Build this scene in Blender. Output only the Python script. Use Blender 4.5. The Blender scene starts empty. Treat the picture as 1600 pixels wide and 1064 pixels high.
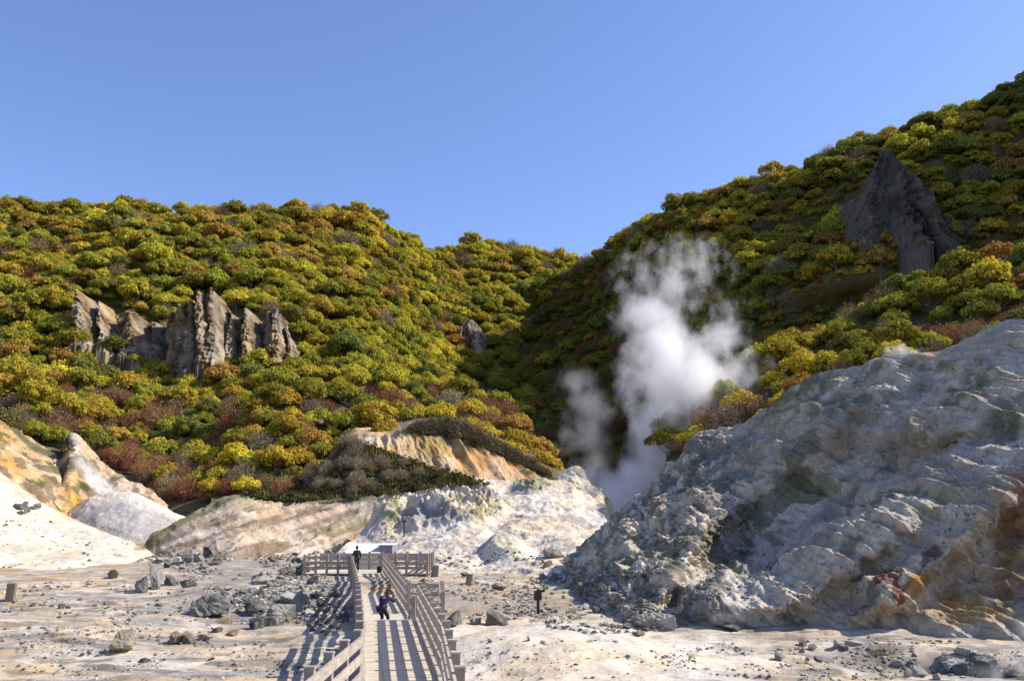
import bpy, bmesh, math, random
import numpy as np
from mathutils import Vector, Matrix
from mathutils.bvhtree import BVHTree
R = math.radians
sc = bpy.context.scene
C = sc.collection

# ------------------------------------------------------------------ camera, sky, sun
F = 1400.0                                  # focal length in photo pixels (photo 1600 wide)
PITCH = R(10.84)
CAMZ = 4.6
cd = bpy.data.cameras.new('camera'); cam = bpy.data.objects.new('camera', cd); C.objects.link(cam)
cam.location = (0, 0, CAMZ); cam.rotation_euler = (R(90) + PITCH, 0, 0)
cd.sensor_width = 36; cd.lens = 36 * F / 1600; cd.clip_start = .1; cd.clip_end = 8000
sc.camera = cam

SUN_EL, SUN_AZ = R(41), R(5)               # azimuth measured from +X towards +Y (ahead of the camera)
sunv = Vector((math.cos(SUN_EL) * math.cos(SUN_AZ), math.cos(SUN_EL) * math.sin(SUN_AZ), math.sin(SUN_EL)))
sl = bpy.data.lights.new('sun', 'SUN'); sl.energy = 4.9; sl.angle = R(.5); sl.color = (1, .93, .82)
so = bpy.data.objects.new('sun', sl); C.objects.link(so)
so.rotation_euler = (-sunv).to_track_quat('-Z', 'Y').to_euler(); so.location = sunv * 100
w = bpy.data.worlds.new('World'); sc.world = w; w.use_nodes = True
nt = w.node_tree; bg = nt.nodes['Background']
sky = nt.nodes.new('ShaderNodeTexSky'); sky.sky_type = 'NISHITA'; sky.sun_disc = False
sky.sun_elevation = SUN_EL; sky.sun_rotation = R(90) - SUN_AZ
sky.altitude = 300; sky.air_density = 1.0; sky.dust_density = .8; sky.ozone_density = 4.0
tintn = nt.nodes.new('ShaderNodeMix'); tintn.data_type = 'RGBA'; tintn.blend_type = 'MULTIPLY'; tintn.inputs[0].default_value = 1
tintn.inputs[7].default_value = (1.02, .985, 1.17, 1)
nt.links.new(sky.outputs[0], tintn.inputs[6]); nt.links.new(tintn.outputs[2], bg.inputs[0]); bg.inputs[1].default_value = .130
sc.view_settings.view_transform = 'Standard'; sc.view_settings.look = 'None'
sc.view_settings.exposure = 0.56; sc.view_settings.gamma = 1
cy = sc.cycles
cy.use_denoising = True; cy.max_bounces = 8; cy.diffuse_bounces = 3; cy.glossy_bounces = 2
cy.transmission_bounces = 3; cy.volume_bounces = 4; cy.transparent_max_bounces = 8
cy.volume_step_rate = 1.5; cy.volume_max_steps = 256; cy.use_adaptive_sampling = True

# ------------------------------------------------------------------ helpers
ca, sa = math.cos(PITCH), math.sin(PITCH)
def W(px, py, Y):
    """world point at forward distance Y along the ray of photo pixel (px,py)"""
    px = np.asarray(px, float); py = np.asarray(py, float); Y = np.asarray(Y, float)
    x = (px - 800) / F; y = (532 - py) / F
    dy = ca - y * sa; dz = sa + y * ca
    return np.stack([x * Y / dy + 0 * py, Y + 0 * px + 0 * py, CAMZ + dz * Y / dy + 0 * px], -1)
def proj(P):
    P = np.asarray(P, float)
    X, Y, Z = P[..., 0], P[..., 1], P[..., 2] - CAMZ
    f = Y * ca + Z * sa; u = -Y * sa + Z * ca
    f = np.where(f > .01, f, .01)
    return 800 + F * X / f, 532 - F * u / f, f
def Yflat(py, z=.2):
    e = PITCH + np.arctan((532 - np.asarray(py, float)) / F)
    return (z - CAMZ) / np.tan(np.minimum(e, -.01))

_rs = np.random.RandomState(7)
_perm = _rs.permutation(256); _perm = np.concatenate([_perm] * 3)
_g = _rs.normal(size=(256, 3)); _g /= np.linalg.norm(_g, axis=1)[:, None]
def perlin(p):
    p = np.asarray(p, float); sh = p.shape[:-1]; p = p.reshape(-1, 3)
    i = np.floor(p).astype(int); f = p - i; i &= 255
    u = f * f * f * (f * (f * 6 - 15) + 10)
    r = 0
    for dx in (0, 1):
        for dy in (0, 1):
            for dz in (0, 1):
                h = _perm[_perm[_perm[(i[:, 0] + dx) & 255] + ((i[:, 1] + dy) & 255)] + ((i[:, 2] + dz) & 255)]
                g = _g[h]
                d = g[:, 0] * (f[:, 0] - dx) + g[:, 1] * (f[:, 1] - dy) + g[:, 2] * (f[:, 2] - dz)
                r = r + d * np.where(dx, u[:, 0], 1 - u[:, 0]) * np.where(dy, u[:, 1], 1 - u[:, 1]) * np.where(dz, u[:, 2], 1 - u[:, 2])
    return (r * 1.6).reshape(sh)
def fbm(p, o=4, lac=2.03, gain=.5, off=0.):
    p = np.asarray(p, float) + off; s = 0; a = 1; t = 0
    for k in range(o):
        s = s + a * perlin(p + k * 17.3); t += a; a *= gain; p = p * lac
    return s / t
def ridged(p, o=4, lac=2.1, gain=.5, off=0.):
    p = np.asarray(p, float) + off; s = 0; a = 1; t = 0
    for k in range(o):
        s = s + a * (1 - np.abs(perlin(p + k * 11.1)) * 2); t += a; a *= gain; p = p * lac
    return s / t
def sm(x, a, b):
    t = np.clip((x - a) / (b - a), 0, 1); return t * t * (3 - 2 * t)
def mix(a, b, t):
    t = np.clip(t, 0, 1)
    return np.asarray(a) * (1 - t[..., None]) + np.asarray(b) * t[..., None]
def curve(pts, smooth=True):
    xs = np.array([p[0] for p in pts], float); ys = np.array([p[1] for p in pts], float)
    if not smooth: return lambda x: np.interp(x, xs, ys)
    m = np.gradient(ys, xs)
    d = np.diff(ys) / np.diff(xs)
    for k in range(1, len(xs) - 1):             # monotone-limited tangents, so no overshoot
        m[k] = 0 if d[k - 1] * d[k] <= 0 else np.sign(d[k]) * min(abs(m[k]), 2.5 * abs(d[k]), 2.5 * abs(d[k - 1]))
    def f(x):
        x = np.clip(x, xs[0], xs[-1]); i = np.clip(np.searchsorted(xs, x) - 1, 0, len(xs) - 2)
        h = xs[i + 1] - xs[i]; t = (x - xs[i]) / h
        return ys[i] * (2 * t**3 - 3 * t**2 + 1) + m[i] * h * (t**3 - 2 * t**2 + t) + ys[i + 1] * (3 * t**2 - 2 * t**3) + m[i + 1] * h * (t**3 - t**2)
    return f

def inpoly(px, py, poly):
    r = np.zeros(np.shape(px), bool); n = len(poly)
    for k in range(n):
        x0, y0 = poly[k]; x1, y1 = poly[(k + 1) % n]
        if y0 == y1: continue
        c = ((y0 > py) != (y1 > py)) & (px < (x1 - x0) * (py - y0) / (y1 - y0) + x0)
        r ^= c
    return r
def blob(px, py, cx, cy_, rx, ry, soft=.5, rot=0.):
    c, s = math.cos(rot), math.sin(rot)
    dx, dy = px - cx, py - cy_
    a = (dx * c + dy * s) / rx; b = (-dx * s + dy * c) / ry
    return 1 - sm(np.sqrt(a * a + b * b), 1 - soft, 1 + soft)

# ------------------------------------------------------------------ materials
def newmat(name):
    m = bpy.data.materials.new(name); m.use_nodes = True
    n = m.node_tree; n.nodes.clear()
    o = n.nodes.new('ShaderNodeOutputMaterial')
    return m, n, o
def N(n, t, **kw):
    k = n.nodes.new(t)
    for a, b in kw.items():
        if a.startswith('i_'):
            key = a[2:]; key = int(key) if key.isdigit() else key.replace('_', ' ')
            k.inputs[key].default_value = b
        else: setattr(k, a, b)
    return k
def math_(n, op, a, b=None, clamp=False):
    k = n.nodes.new('ShaderNodeMath'); k.operation = op; k.use_clamp = clamp
    for i, v in enumerate((a, b)):
        if v is None: continue
        if isinstance(v, (int, float)): k.inputs[i].default_value = v
        else: n.links.new(v, k.inputs[i])
    return k.outputs[0]
def maprange(n, v, a, b, c=0., d=1.):
    k = n.nodes.new('ShaderNodeMapRange'); k.inputs[1].default_value = a; k.inputs[2].default_value = b
    k.inputs[3].default_value = c; k.inputs[4].default_value = d; n.links.new(v, k.inputs[0]); return k.outputs[0]
def mixc(n, fac, a, b, mode='MIX'):
    k = n.nodes.new('ShaderNodeMix'); k.data_type = 'RGBA'; k.blend_type = mode
    for s, v in ((k.inputs[0], fac), (k.inputs[6], a), (k.inputs[7], b)):
        if isinstance(v, (int, float)): s.default_value = v
        elif isinstance(v, tuple): s.default_value = (*v[:3], 1)
        else: n.links.new(v, s)
    return k.outputs[2]
def terrain_mat(name, sc1=1., fleck=.5, bump=.6, dist=.15, rough=.95, speck=(.12, .115, .11), fscale=1.6):
    """mineral ground: vertex colour, broken up by noise, small dark stones and streaks, and bump"""
    m, n, o = newmat(name)
    b = N(n, 'ShaderNodeBsdfPrincipled', i_Roughness=rough)
    b.inputs['Specular IOR Level'].default_value = .15
    at = N(n, 'ShaderNodeAttribute', attribute_name='Col')
    geo = N(n, 'ShaderNodeNewGeometry')
    def noise(s, det=6., rgh=.6, w=0.):
        k = N(n, 'ShaderNodeTexNoise', i_Scale=s, i_Detail=det, i_Roughness=rgh, i_Distortion=w)
        n.links.new(geo.outputs['Position'], k.inputs['Vector']); return k.outputs[0]
    n1 = noise(.9 * sc1); n2 = noise(5. * sc1, 5., .7); n3 = noise(.25 * sc1, 4., .6, .5)
    n4 = noise(19. * sc1, 4., .75); n5 = noise(7. * sc1, 6., .8, 1.5)
    v1 = maprange(n, n1, .3, .7, .72, 1.16); v2 = maprange(n, n2, .25, .75, .72, 1.22)
    k = math_(n, 'MULTIPLY', math_(n, 'MULTIPLY', v1, v2), math_(n, 'MULTIPLY', maprange(n, n4, .3, .7, .80, 1.15), maprange(n, n5, .35, .6, .78, 1.08)))
    c = mixc(n, 1., at.outputs['Color'], (1, 1, 1), 'MULTIPLY')
    hs = N(n, 'ShaderNodeHueSaturation'); n.links.new(c, hs.inputs['Color']); n.links.new(k, hs.inputs['Value'])
    n.links.new(maprange(n, n3, .3, .7, .6, 1.35), hs.inputs['Saturation'])
    # dark flecks: pebbles and crusts
    vo = N(n, 'ShaderNodeTexVoronoi', i_Scale=fscale * 3.2 * sc1); n.links.new(geo.outputs['Position'], vo.inputs['Vector'])
    fm = maprange(n, vo.outputs['Distance'], .16, .27, 1., 0.)
    gate = maprange(n, noise(.55 * sc1, 5., .75), .50, .60)
    fm = math_(n, 'MULTIPLY', math_(n, 'MULTIPLY', fm, gate), fleck, True)
    crust = math_(n, 'MULTIPLY', maprange(n, noise(2.2 * sc1, 8., .8, .8), .57, .66), fleck * .55, True)
    c2 = mixc(n, crust, hs.outputs[0], mixc(n, .55, hs.outputs[0], (.16, .15, .12)))
    c3 = mixc(n, fm, c2, speck)
    n.links.new(c3, b.inputs['Base Color'])
    h = math_(n, 'ADD', math_(n, 'MULTIPLY', n1, .6), math_(n, 'ADD', math_(n, 'ADD', math_(n, 'MULTIPLY', n2, .4), math_(n, 'MULTIPLY', n5, .3)), math_(n, 'MULTIPLY', fm, .35)))
    bp = N(n, 'ShaderNodeBump', i_Strength=bump, i_Distance=dist)
    n.links.new(h, bp.inputs['Height']); n.links.new(bp.outputs[0], b.inputs['Normal'])
    n.links.new(b.outputs[0], o.inputs['Surface'])
    return m
def simple_mat(name, col, rough=.8, var=.25, scale=8., bump=.2, dist=.02, stretch=None, objcol=False, metal=0.):
    m, n, o = newmat(name)
    b = N(n, 'ShaderNodeBsdfPrincipled', i_Roughness=rough, i_Metallic=metal)
    b.inputs['Specular IOR Level'].default_value = .25
    tc = N(n, 'ShaderNodeTexCoord'); mp = N(n, 'ShaderNodeMapping'); n.links.new(tc.outputs['Object'], mp.inputs[0])
    if stretch: mp.inputs['Scale'].default_value = stretch
    no = N(n, 'ShaderNodeTexNoise', i_Scale=scale, i_Detail=6., i_Roughness=.65); n.links.new(mp.outputs[0], no.inputs['Vector'])
    oi = N(n, 'ShaderNodeObjectInfo')
    hs = N(n, 'ShaderNodeHueSaturation')
    if objcol: n.links.new(oi.outputs['Color'], hs.inputs['Color'])
    else: hs.inputs['Color'].default_value = (*col, 1)
    n.links.new(math_(n, 'MULTIPLY', maprange(n, no.outputs[0], .25, .75, 1 - var, 1 + var), maprange(n, oi.outputs['Random'], 0., 1., .9, 1.1)), hs.inputs['Value'])
    n.links.new(hs.outputs[0], b.inputs['Base Color'])
    bp = N(n, 'ShaderNodeBump', i_Strength=bump, i_Distance=dist)
    n.links.new(no.outputs[0], bp.inputs['Height']); n.links.new(bp.outputs[0], b.inputs['Normal'])
    n.links.new(b.outputs[0], o.inputs['Surface'])
    return m

# ------------------------------------------------------------------ mesh linking
def tag(o, label=None, cat=None, group=None, kind=None):
    if label: o['label'] = label
    if cat: o['category'] = cat
    if group: o['group'] = group
    if kind: o['kind'] = kind
    return o
def mesh_np(name, V, Fq, mat=None, parent=None, smooth=False, col=None):
    me = bpy.data.meshes.new(name); V = np.asarray(V, np.float32).reshape(-1, 3); Fq = np.asarray(Fq, np.int32)
    k = Fq.shape[1]
    me.vertices.add(len(V)); me.vertices.foreach_set('co', V.ravel())
    me.loops.add(Fq.size); me.loops.foreach_set('vertex_index', Fq.ravel())
    me.polygons.add(len(Fq)); me.polygons.foreach_set('loop_start', np.arange(0, Fq.size, k, dtype=np.int32))
    me.polygons.foreach_set('loop_total', np.full(len(Fq), k, np.int32))
    me.polygons.foreach_set('use_smooth', np.full(len(Fq), smooth))
    me.update(calc_edges=True)
    if col is not None:
        a = me.color_attributes.new('Col', 'FLOAT_COLOR', 'POINT')
        cc = np.ones((len(V), 4), np.float32); cc[:, :3] = np.clip(col.reshape(-1, 3), .005, .95)
        a.data.foreach_set('color', cc.ravel())
    o = bpy.data.objects.new(name, me); C.objects.link(o)
    if mat: me.materials.append(mat)
    if parent: o.parent = parent
    return o
BV, BF, BN = [], [], [0]                     # everything solid, for resting things on it
TERR = {}
def grid_obj(name, P, mat, col, struct=True, rest=True, step=2):
    nv, nu = P.shape[:2]
    idx = np.arange(nv * nu).reshape(nv, nu)
    q = np.stack([idx[:-1, :-1], idx[:-1, 1:], idx[1:, 1:], idx[1:, :-1]], -1).reshape(-1, 4)
    o = mesh_np(name, P, q, mat, smooth=True, col=col)
    if struct: o['kind'] = 'structure'
    if rest:
        Q = P[::step, ::step]; a, b = Q.shape[:2]; i2 = np.arange(a * b).reshape(a, b) + BN[0]
        BV.append(Q.reshape(-1, 3)); BN[0] += a * b
        BF.append(np.stack([i2[:-1, :-1], i2[:-1, 1:], i2[1:, 1:], i2[1:, :-1]], -1).reshape(-1, 4))
    TERR[name if name not in TERR else name + "2"] = P
    return o
def gnormal(P):
    du = np.gradient(P, axis=1); dv = np.gradient(P, axis=0)
    n = np.cross(du, dv); n /= np.linalg.norm(n, axis=-1, keepdims=True) + 1e-9
    return n * np.where((n * (P - np.array([0, 0, CAMZ]))).sum(-1, keepdims=True) > 0, -1, 1)

def slope(name, crest, foot, Ycrest, Yfoot, px0, px1, nu, nv, mat, colf, dispf=None, prof=1., back=(12, 10), rest=True, nback=10, skirt=3., mod=None):
    """a hillside: every column runs from its foot up to its crest and down the far side"""
    px = np.linspace(px0, px1, nu)[None, :]
    t = np.linspace(0, 1, nv)[:, None]
    cr, ft, yc, yf = (f(px) if callable(f) else 0 * px + f for f in (crest, foot, Ycrest, Yfoot))
    py = ft + (cr - ft) * t
    tt = t ** prof if not callable(prof) else prof(t, px)
    Y = yf + (yc - yf) * tt
    if mod: Y = Y + mod(px + 0 * py, py, t + 0 * px)
    P = W(px + 0 * py, py, Y)
    top = P[-1]; bl = []
    for k in range(1, nback + 1):
        s = k / nback
        d = top.copy(); d[:, 1] += back[0] * (s * .9 + .1 * s * s); d[:, 0] *= (d[:, 1] / top[:, 1])
        d[:, 2] -= back[1] * (s ** 1.5); bl.append(d)
    f0 = P[0].copy(); f0[:, 2] -= skirt * .5; f0[:, 1] -= skirt * 1.2; f0[:, 0] *= f0[:, 1] / P[0][:, 1]
    P = np.concatenate([f0[None], P, np.stack(bl)], 0)
    n = gnormal(P)
    T = np.concatenate([[0], t[:, 0], np.ones(nback)])[:, None] + 0 * px
    PX, PY, _ = proj(P)
    if dispf is not None:
        P = P + n * dispf(P, PX, PY, T)[..., None]
        n = gnormal(P); PX, PY, _ = proj(P)
    return grid_obj(name, P, mat, colf(P, PX, PY, T, n), rest=rest)

# ------------------------------------------------------------------ terrain
M_GROUND = terrain_mat('mineral ground', 1.3, .8, .8, .07)
M_WHITE = terrain_mat('white sinter', .8, .45, .6, .12, speck=(.2, .19, .16))
M_RIDGE = terrain_mat('altered rhyolite', .8, .9, 1., .3, speck=(.15, .15, .13))
M_OCHRE = terrain_mat('ochre clay', .5, .3, .9, .35, speck=(.2, .13, .06))
M_CLIFF = terrain_mat('weathered tuff', .35, .35, 1., .5, speck=(.1, .09, .08))
M_SOIL = terrain_mat('forest floor', .3, .6, .8, .4, speck=(.03, .03, .02))
SAND = np.array([.46, .37, .265]); CREAM = np.array([.61, .51, .385]); WHITE = np.array([.71, .61, .475]); GREY = np.array([.33, .31, .285])
OCHRE = np.array([.50, .32, .145]); PEACH = np.array([.57, .40, .25]); YEL = np.array([.60, .54, .26]); DARK = np.array([.15, .14, .12])
MOSS = np.array([.13, .13, .055]); RUST = np.array([.22, .075, .045]); BROWN = np.array([.30, .22, .15])

def smin0(a, b, k):                                                     # smooth maximum
    h = np.clip(.5 + .5 * (a - b) / k, 0, 1); return b * (1 - h) + a * h + k * h * (1 - h)
def zg(X, Y):
    P = np.stack([X, Y, 0 * X], -1)
    px = 800 + X / np.maximum(Y, 1) * F
    far = np.clip(1.5 - Y / 130, 0, 1)
    z = .15 + .32 * fbm(P * .09, 3, off=3.) * far + .12 * fbm(P * .45, 3, off=9.) * far + .05 * ridged(P * np.array([1.1, .8, 1]), 4, off=4.) * far
    # rounded white hump right of the boardwalk, dip with boulders behind it
    d1 = 1 - sm(np.sqrt(((X - .9) / 5.6) ** 2 + ((Y - 27.5) / 4.6) ** 2), .1, 1.)
    d2 = 1 - sm(np.sqrt(((X - 4.5) / 7.5) ** 2 + ((Y - 20.5) / 6.5) ** 2), .1, 1.)
    z = z + .85 * d1 + .55 * d2
    # gully of boulders left of the boardwalk
    g = (1 - sm(np.abs(X + 10.5 - .15 * (Y - 38)), 1.5, 6.)) * sm(Y, 29.5, 32) * (1 - sm(Y, 40, 47))
    z = z - .45 * g
    z = z + .5 * (1 - sm(np.abs(X + 9), 6, 10)) * sm(Y, 42, 48) * (1 - sm(Y, 55, 64))
    # stream channel along the foot of the ridge
    s = (1 - sm(np.abs(Y - 28.2 + (X - 12) * .28), .9, 2.6)) * sm(X, 8.5, 13.5)
    z = z - .75 * s
    # low terraces on the left flat
    z = z + .10 * sm(fbm(P * np.array([.12, .5, 1]), 3, off=21.), -.05, .05) * far
    z = z + 6 * sm(Y, 110, 260) - 8 * sm(Y, 700, 900)
    return z
def Yg(px, py):
    px = np.asarray(px, float); py = np.asarray(py, float) + 0 * px
    return Yflat(py, -.12)
def col_ground(P, PX, PY, T, n):
    X, Y = P[..., 0], P[..., 1]
    c = mix(SAND, CREAM, sm(fbm(P * .35, 4, off=5.), -.3, .35))
    c = mix(c, GREY * .9, .85 * sm(fbm(P * np.array([.16, .6, 1]), 5, off=15.), -.02, .22) * (1 - .6 * sm(X, -3, 0)))
    c = mix(c, np.array([.19, .165, .13]), .8 * sm(fbm(P * np.array([.5, 1.3, 1]), 6, off=55.), .04, .24) * (1 - .8 * blob(PX, PY, 850, 1030, 330, 60, .3)))
    c = mix(c, np.array([.66, .46, .22]), .55 * sm(fbm(P * np.array([.12, .45, 1]), 4, off=33.), .10, .34))
    c = mix(c, OCHRE * 1.1, .8 * blob(PX, PY, 70, 888, 150, 14) * sm(fbm(P * .3, 3, off=3.), -.2, .2))
    c = mix(c, WHITE, .85 * blob(PX, PY, 850, 1030, 330, 60, .3))
    c = mix(c, np.array([.33, .27, .2]), .8 * blob(PX, PY, 780, 940, 130, 22) )
    c = mix(c, GREY * .8, .7 * blob(PX, PY, 430, 930, 130, 55) * sm(fbm(P * .5, 3, off=3.), -.35, .1))
    c = mix(c, GREY * .75, .7 * blob(PX, PY, 300, 885, 90, 25) * sm(fbm(P * .5, 3, off=3.), -.2, .2))
    s = (1 - sm(np.abs(Y - 28.2 + (X - 12) * .28), 1.2, 2.6)) * sm(X, 8.5, 13.5)
    c = mix(c, np.array([.07, .07, .065]), .9 * s)
    c = mix(c, YEL, .35 * sm(fbm(P * .8, 3, off=43.), .22, .4) * sm(X, -2, 2))
    c = mix(c, GREY * .85, .6 * (PX > 1050) * sm(fbm(P * .6, 4, off=8.), .05, .3))
    return mix(c, np.array([.05, .05, .03]), sm(Y, 120, 160))
ys = np.concatenate([np.linspace(-40, 2, 14), np.linspace(3, 13, 30), Yflat(np.linspace(1150, 862, 420)), np.linspace(105, 260, 50), np.geomspace(270, 6000, 24)])
ux = np.concatenate([np.linspace(-2600, -120, 40), np.linspace(-100, 1700, 620), np.linspace(1740, 4200, 40)])
sp = np.maximum(np.abs(ys), 9)[:, None]
GX = (ux[None, :] - 800) / F * sp; GY = ys[:, None] + 0 * GX
GP = np.stack([GX, GY, zg(GX, GY)], -1)
a_, b_, _ = proj(GP)
grid_obj('ground', GP, M_GROUND, col_ground(GP, a_, b_, None, None))

# water in the stream channel
wy = np.linspace(14, 36, 60); wx = np.linspace(8.5, 30, 60)
WX, WY = np.meshgrid(wx, wy)
sel = (np.abs(WY - 28.2 + (WX - 12) * .28) < 2.3)
m_w, n_, o_ = newmat('dark hot spring water')
b = N(n_, 'ShaderNodeBsdfPrincipled', i_Roughness=.12); b.inputs['Base Color'].default_value = (.06, .065, .07, 1)
no = N(n_, 'ShaderNodeTexNoise', i_Scale=6., i_Detail=3.); bp = N(n_, 'ShaderNodeBump', i_Strength=.4, i_Distance=.03)
n_.links.new(no.outputs[0], bp.inputs['Height']); n_.links.new(bp.outputs[0], b.inputs['Normal']); n_.links.new(b.outputs[0], o_.inputs['Surface'])
xs = np.linspace(9.5, 30, 60); vv = np.linspace(-2.2, 2.2, 12)
SX = xs[None, :] + 0 * vv[:, None]; SY = 28.2 - (SX - 12) * .28 + vv[:, None]
grid_obj('stream_water', np.stack([SX, SY, 0 * SX - .38], -1), m_w, None, rest=False)

# --- white slope on the left, ochre slope above it
def ramp(a, b): return lambda px: curve(a)(px) if False else None
crest_ws = curve([(-420, 560), (-200, 640), (-60, 705), (0, 738), (60, 782), (130, 817), (190, 842), (240, 868), (262, 882)])
foot_ws = curve([(-420, 900), (0, 896), (150, 893), (262, 889)])
def disp_soft(a, s, off=0.):
    return lambda P, PX, PY, T: a * fbm(P * s, 5, off=off) * sm(T, 0, .05)
def col_ws(P, PX, PY, T, n):
    c = mix(WHITE * 1.02, CREAM, sm(fbm(P * .2, 4), -.1, .3))
    c = mix(c, PEACH, .6 * sm(T, .86, 1.) * sm(fbm(P * .25, 3, off=7.), -.4, .1))
    c = mix(c, GREY, .6 * sm(fbm(P * .9, 4, off=3.), .2, .38))
    return c
slope('white_mound', crest_ws, foot_ws, curve([(-420, 106), (0, 98), (150, 92), (262, 84)]), lambda px: Yg(px, foot_ws(px)), -420, 262, 300, 160, M_WHITE, col_ws,
      lambda P, PX, PY, T: .5 * fbm(P * .12, 5, off=2.) * sm(T, 0, .1) + .12 * ridged(P * .7, 3), prof=.95, back=(9, 2.5))
crest_os = curve([(-420, 430), (-200, 535), (0, 643), (50, 690), (95, 706), (112, 676), (130, 690), (160, 722), (200, 750), (245, 774), (262, 790)])
foot_os = curve([(-420, 640), (0, 765), (80, 812), (180, 822), (262, 838)])
def col_os(P, PX, PY, T, n):
    c = mix(OCHRE * 1.12, PEACH * 1.05, sm(fbm(P * .15, 4, off=5.), -.2, .2))
    c = mix(c, YEL * .9, .4 * sm(fbm(P * .3, 4, off=25.), .1, .3))
    c = mix(c, BROWN * .6, .85 * sm(fbm(P * .35, 5, off=11.), .05, .2))
    c = mix(c, np.array([.22, .13, .06]), .7 * sm(fbm(P * np.array([.8, .8, .8]), 5, off=17.), .12, .26))
    c = mix(c, MOSS, .9 * sm(fbm(P * np.array([.3, .3, .3]), 5, off=41.) + .25 * blob(PX, PY, 130, 745, 60, 30), .22, .34))
    c = mix(c, np.array([.62, .56, .52]), .85 * blob(PX, PY, 160, 760, 12, 60, .5, -.75))
    c = mix(c, CREAM, .8 * blob(PX, PY, 117, 690, 10, 22, .5, -.4))
    c = mix(c, MOSS * .8, .9 * (1 - sm(np.abs(PY - crest_os(PX) - 6), 3, 9)) * (PX < 100))
    return c
slope('ochre_slope', crest_os, foot_os, curve([(-420, 134), (0, 124), (112, 128), (262, 128)]), curve([(-420, 103), (50, 103), (120, 113), (262, 118)]), -420, 262, 300, 170, M_OCHRE, col_os,
      lambda P, PX, PY, T: (1.1 * ridged(np.stack([P[..., 0] * .22 + P[..., 2] * .12, P[..., 1] * .1, P[..., 2] * .05], -1), 4, off=3.) - .6) * sm(T, 0, .1) * (1 - .6 * sm(T, .9, 1)) + .4 * fbm(P * .5, 4) + .35 * ridged(P * .7, 4, off=9.) * sm(T, 0, .1), back=(8, 5))
# --- grey mound
crest_gm = curve([(85, 822), (110, 796), (150, 773), (200, 768), (240, 783), (275, 802), (320, 818)])
foot_gm = curve([(85, 868), (320, 868)])
slope('grey_mound', crest_gm, foot_gm, 113., lambda px: Yg(px, foot_gm(px)), 85, 320, 180, 90, M_WHITE,
      lambda P, PX, PY, T, n: mix(mix(GREY * 1.3, WHITE, sm(T, .72, .98)), GREY * .85, sm(fbm(P * .3, 4), 0., .3) * (1 - sm(T, .6, .9))),
      lambda P, PX, PY, T: .55 * fbm(P * .22, 5, off=12.) * sm(T, 0, .1) + .1 * ridged(P * .9, 3), back=(7, 3))
# --- pale brown eroded mound in the middle distance
crest_bm = curve([(215, 862), (250, 835), (290, 812), (330, 792), (375, 773), (440, 777), (520, 781), (590, 776), (660, 790), (720, 800)])
foot_bm = curve([(215, 874), (350, 879), (720, 876)])
def rill(P, PX, PY, T):
    g = ridged(np.stack([P[..., 0] * .38 - P[..., 2] * .9, P[..., 1] * .06, P[..., 2] * .1], -1), 4, off=6.)
    return (1.5 * g - .9 + 1.4 * fbm(P * .12, 4, off=66.)) * sm(T, 0, .15) * (1 - .6 * sm(T, .8, 1)) + .35 * ridged(P * .6, 4)
def col_bm(P, PX, PY, T, n):
    g = ridged(np.stack([P[..., 0] * .38 - P[..., 2] * .9, P[..., 1] * .06, P[..., 2] * .1], -1), 4, off=6.)
    c = mix(BROWN * .85, np.array([.50, .39, .29]), sm(g, .3, .8))
    c = mix(c, np.array([.30, .27, .19]), .8 * sm(fbm(P * .16, 4, off=15.), .0, .25))
    c = mix(c, CREAM, .7 * sm(fbm(P * .22, 4, off=35.), .08, .25))
    c = mix(c, MOSS, .8 * (1 - sm(np.abs(PY - crest_bm(PX)), 3, 9)))
    return c
slope('brown_mound', crest_bm, foot_bm, curve([(215, 96), (440, 108), (720, 108)]), lambda px: Yg(px, foot_bm(px)), 215, 720, 330, 150, M_WHITE, col_bm, rill, back=(7, 2.5))
# --- central white mound
crest_cm = curve([(505, 890), (520, 872), (535, 855), (560, 838), (582, 808), (600, 784), (625, 772), (655, 757), (690, 745), (720, 742), (755, 748), (800, 752), (850, 750), (890, 756), (925, 790), (958, 822), (985, 850), (1010, 862)])
foot_cm = curve([(505, 893), (580, 896), (680, 903), (800, 912), (900, 925), (1010, 925)])
def disp_cm(P, PX, PY, T):
    d = 1.0 * fbm(P * .13, 4, off=8.) + .32 * ridged(P * np.array([.4, .4, .25]), 4, off=2.) - .15
    d = d + 1.6 * blob(PX, PY, 720, 790, 55, 30) * ridged(P * .5, 4, off=9.)           # rocky outcrop
    d = d + 1.3 * blob(PX, PY, 640, 800, 60, 26) * ridged(P * .45, 4, off=19.)
    d = d + 1.0 * blob(PX, PY, 790, 860, 30, 15) + .9 * blob(PX, PY, 830, 755, 24, 18) * ridged(P * .6, 3)
    return d * sm(T, 0, .12) * (1 - .5 * sm(T, .93, 1)) + .05 * ridged(P * 1.6, 3, off=7.)
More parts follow.
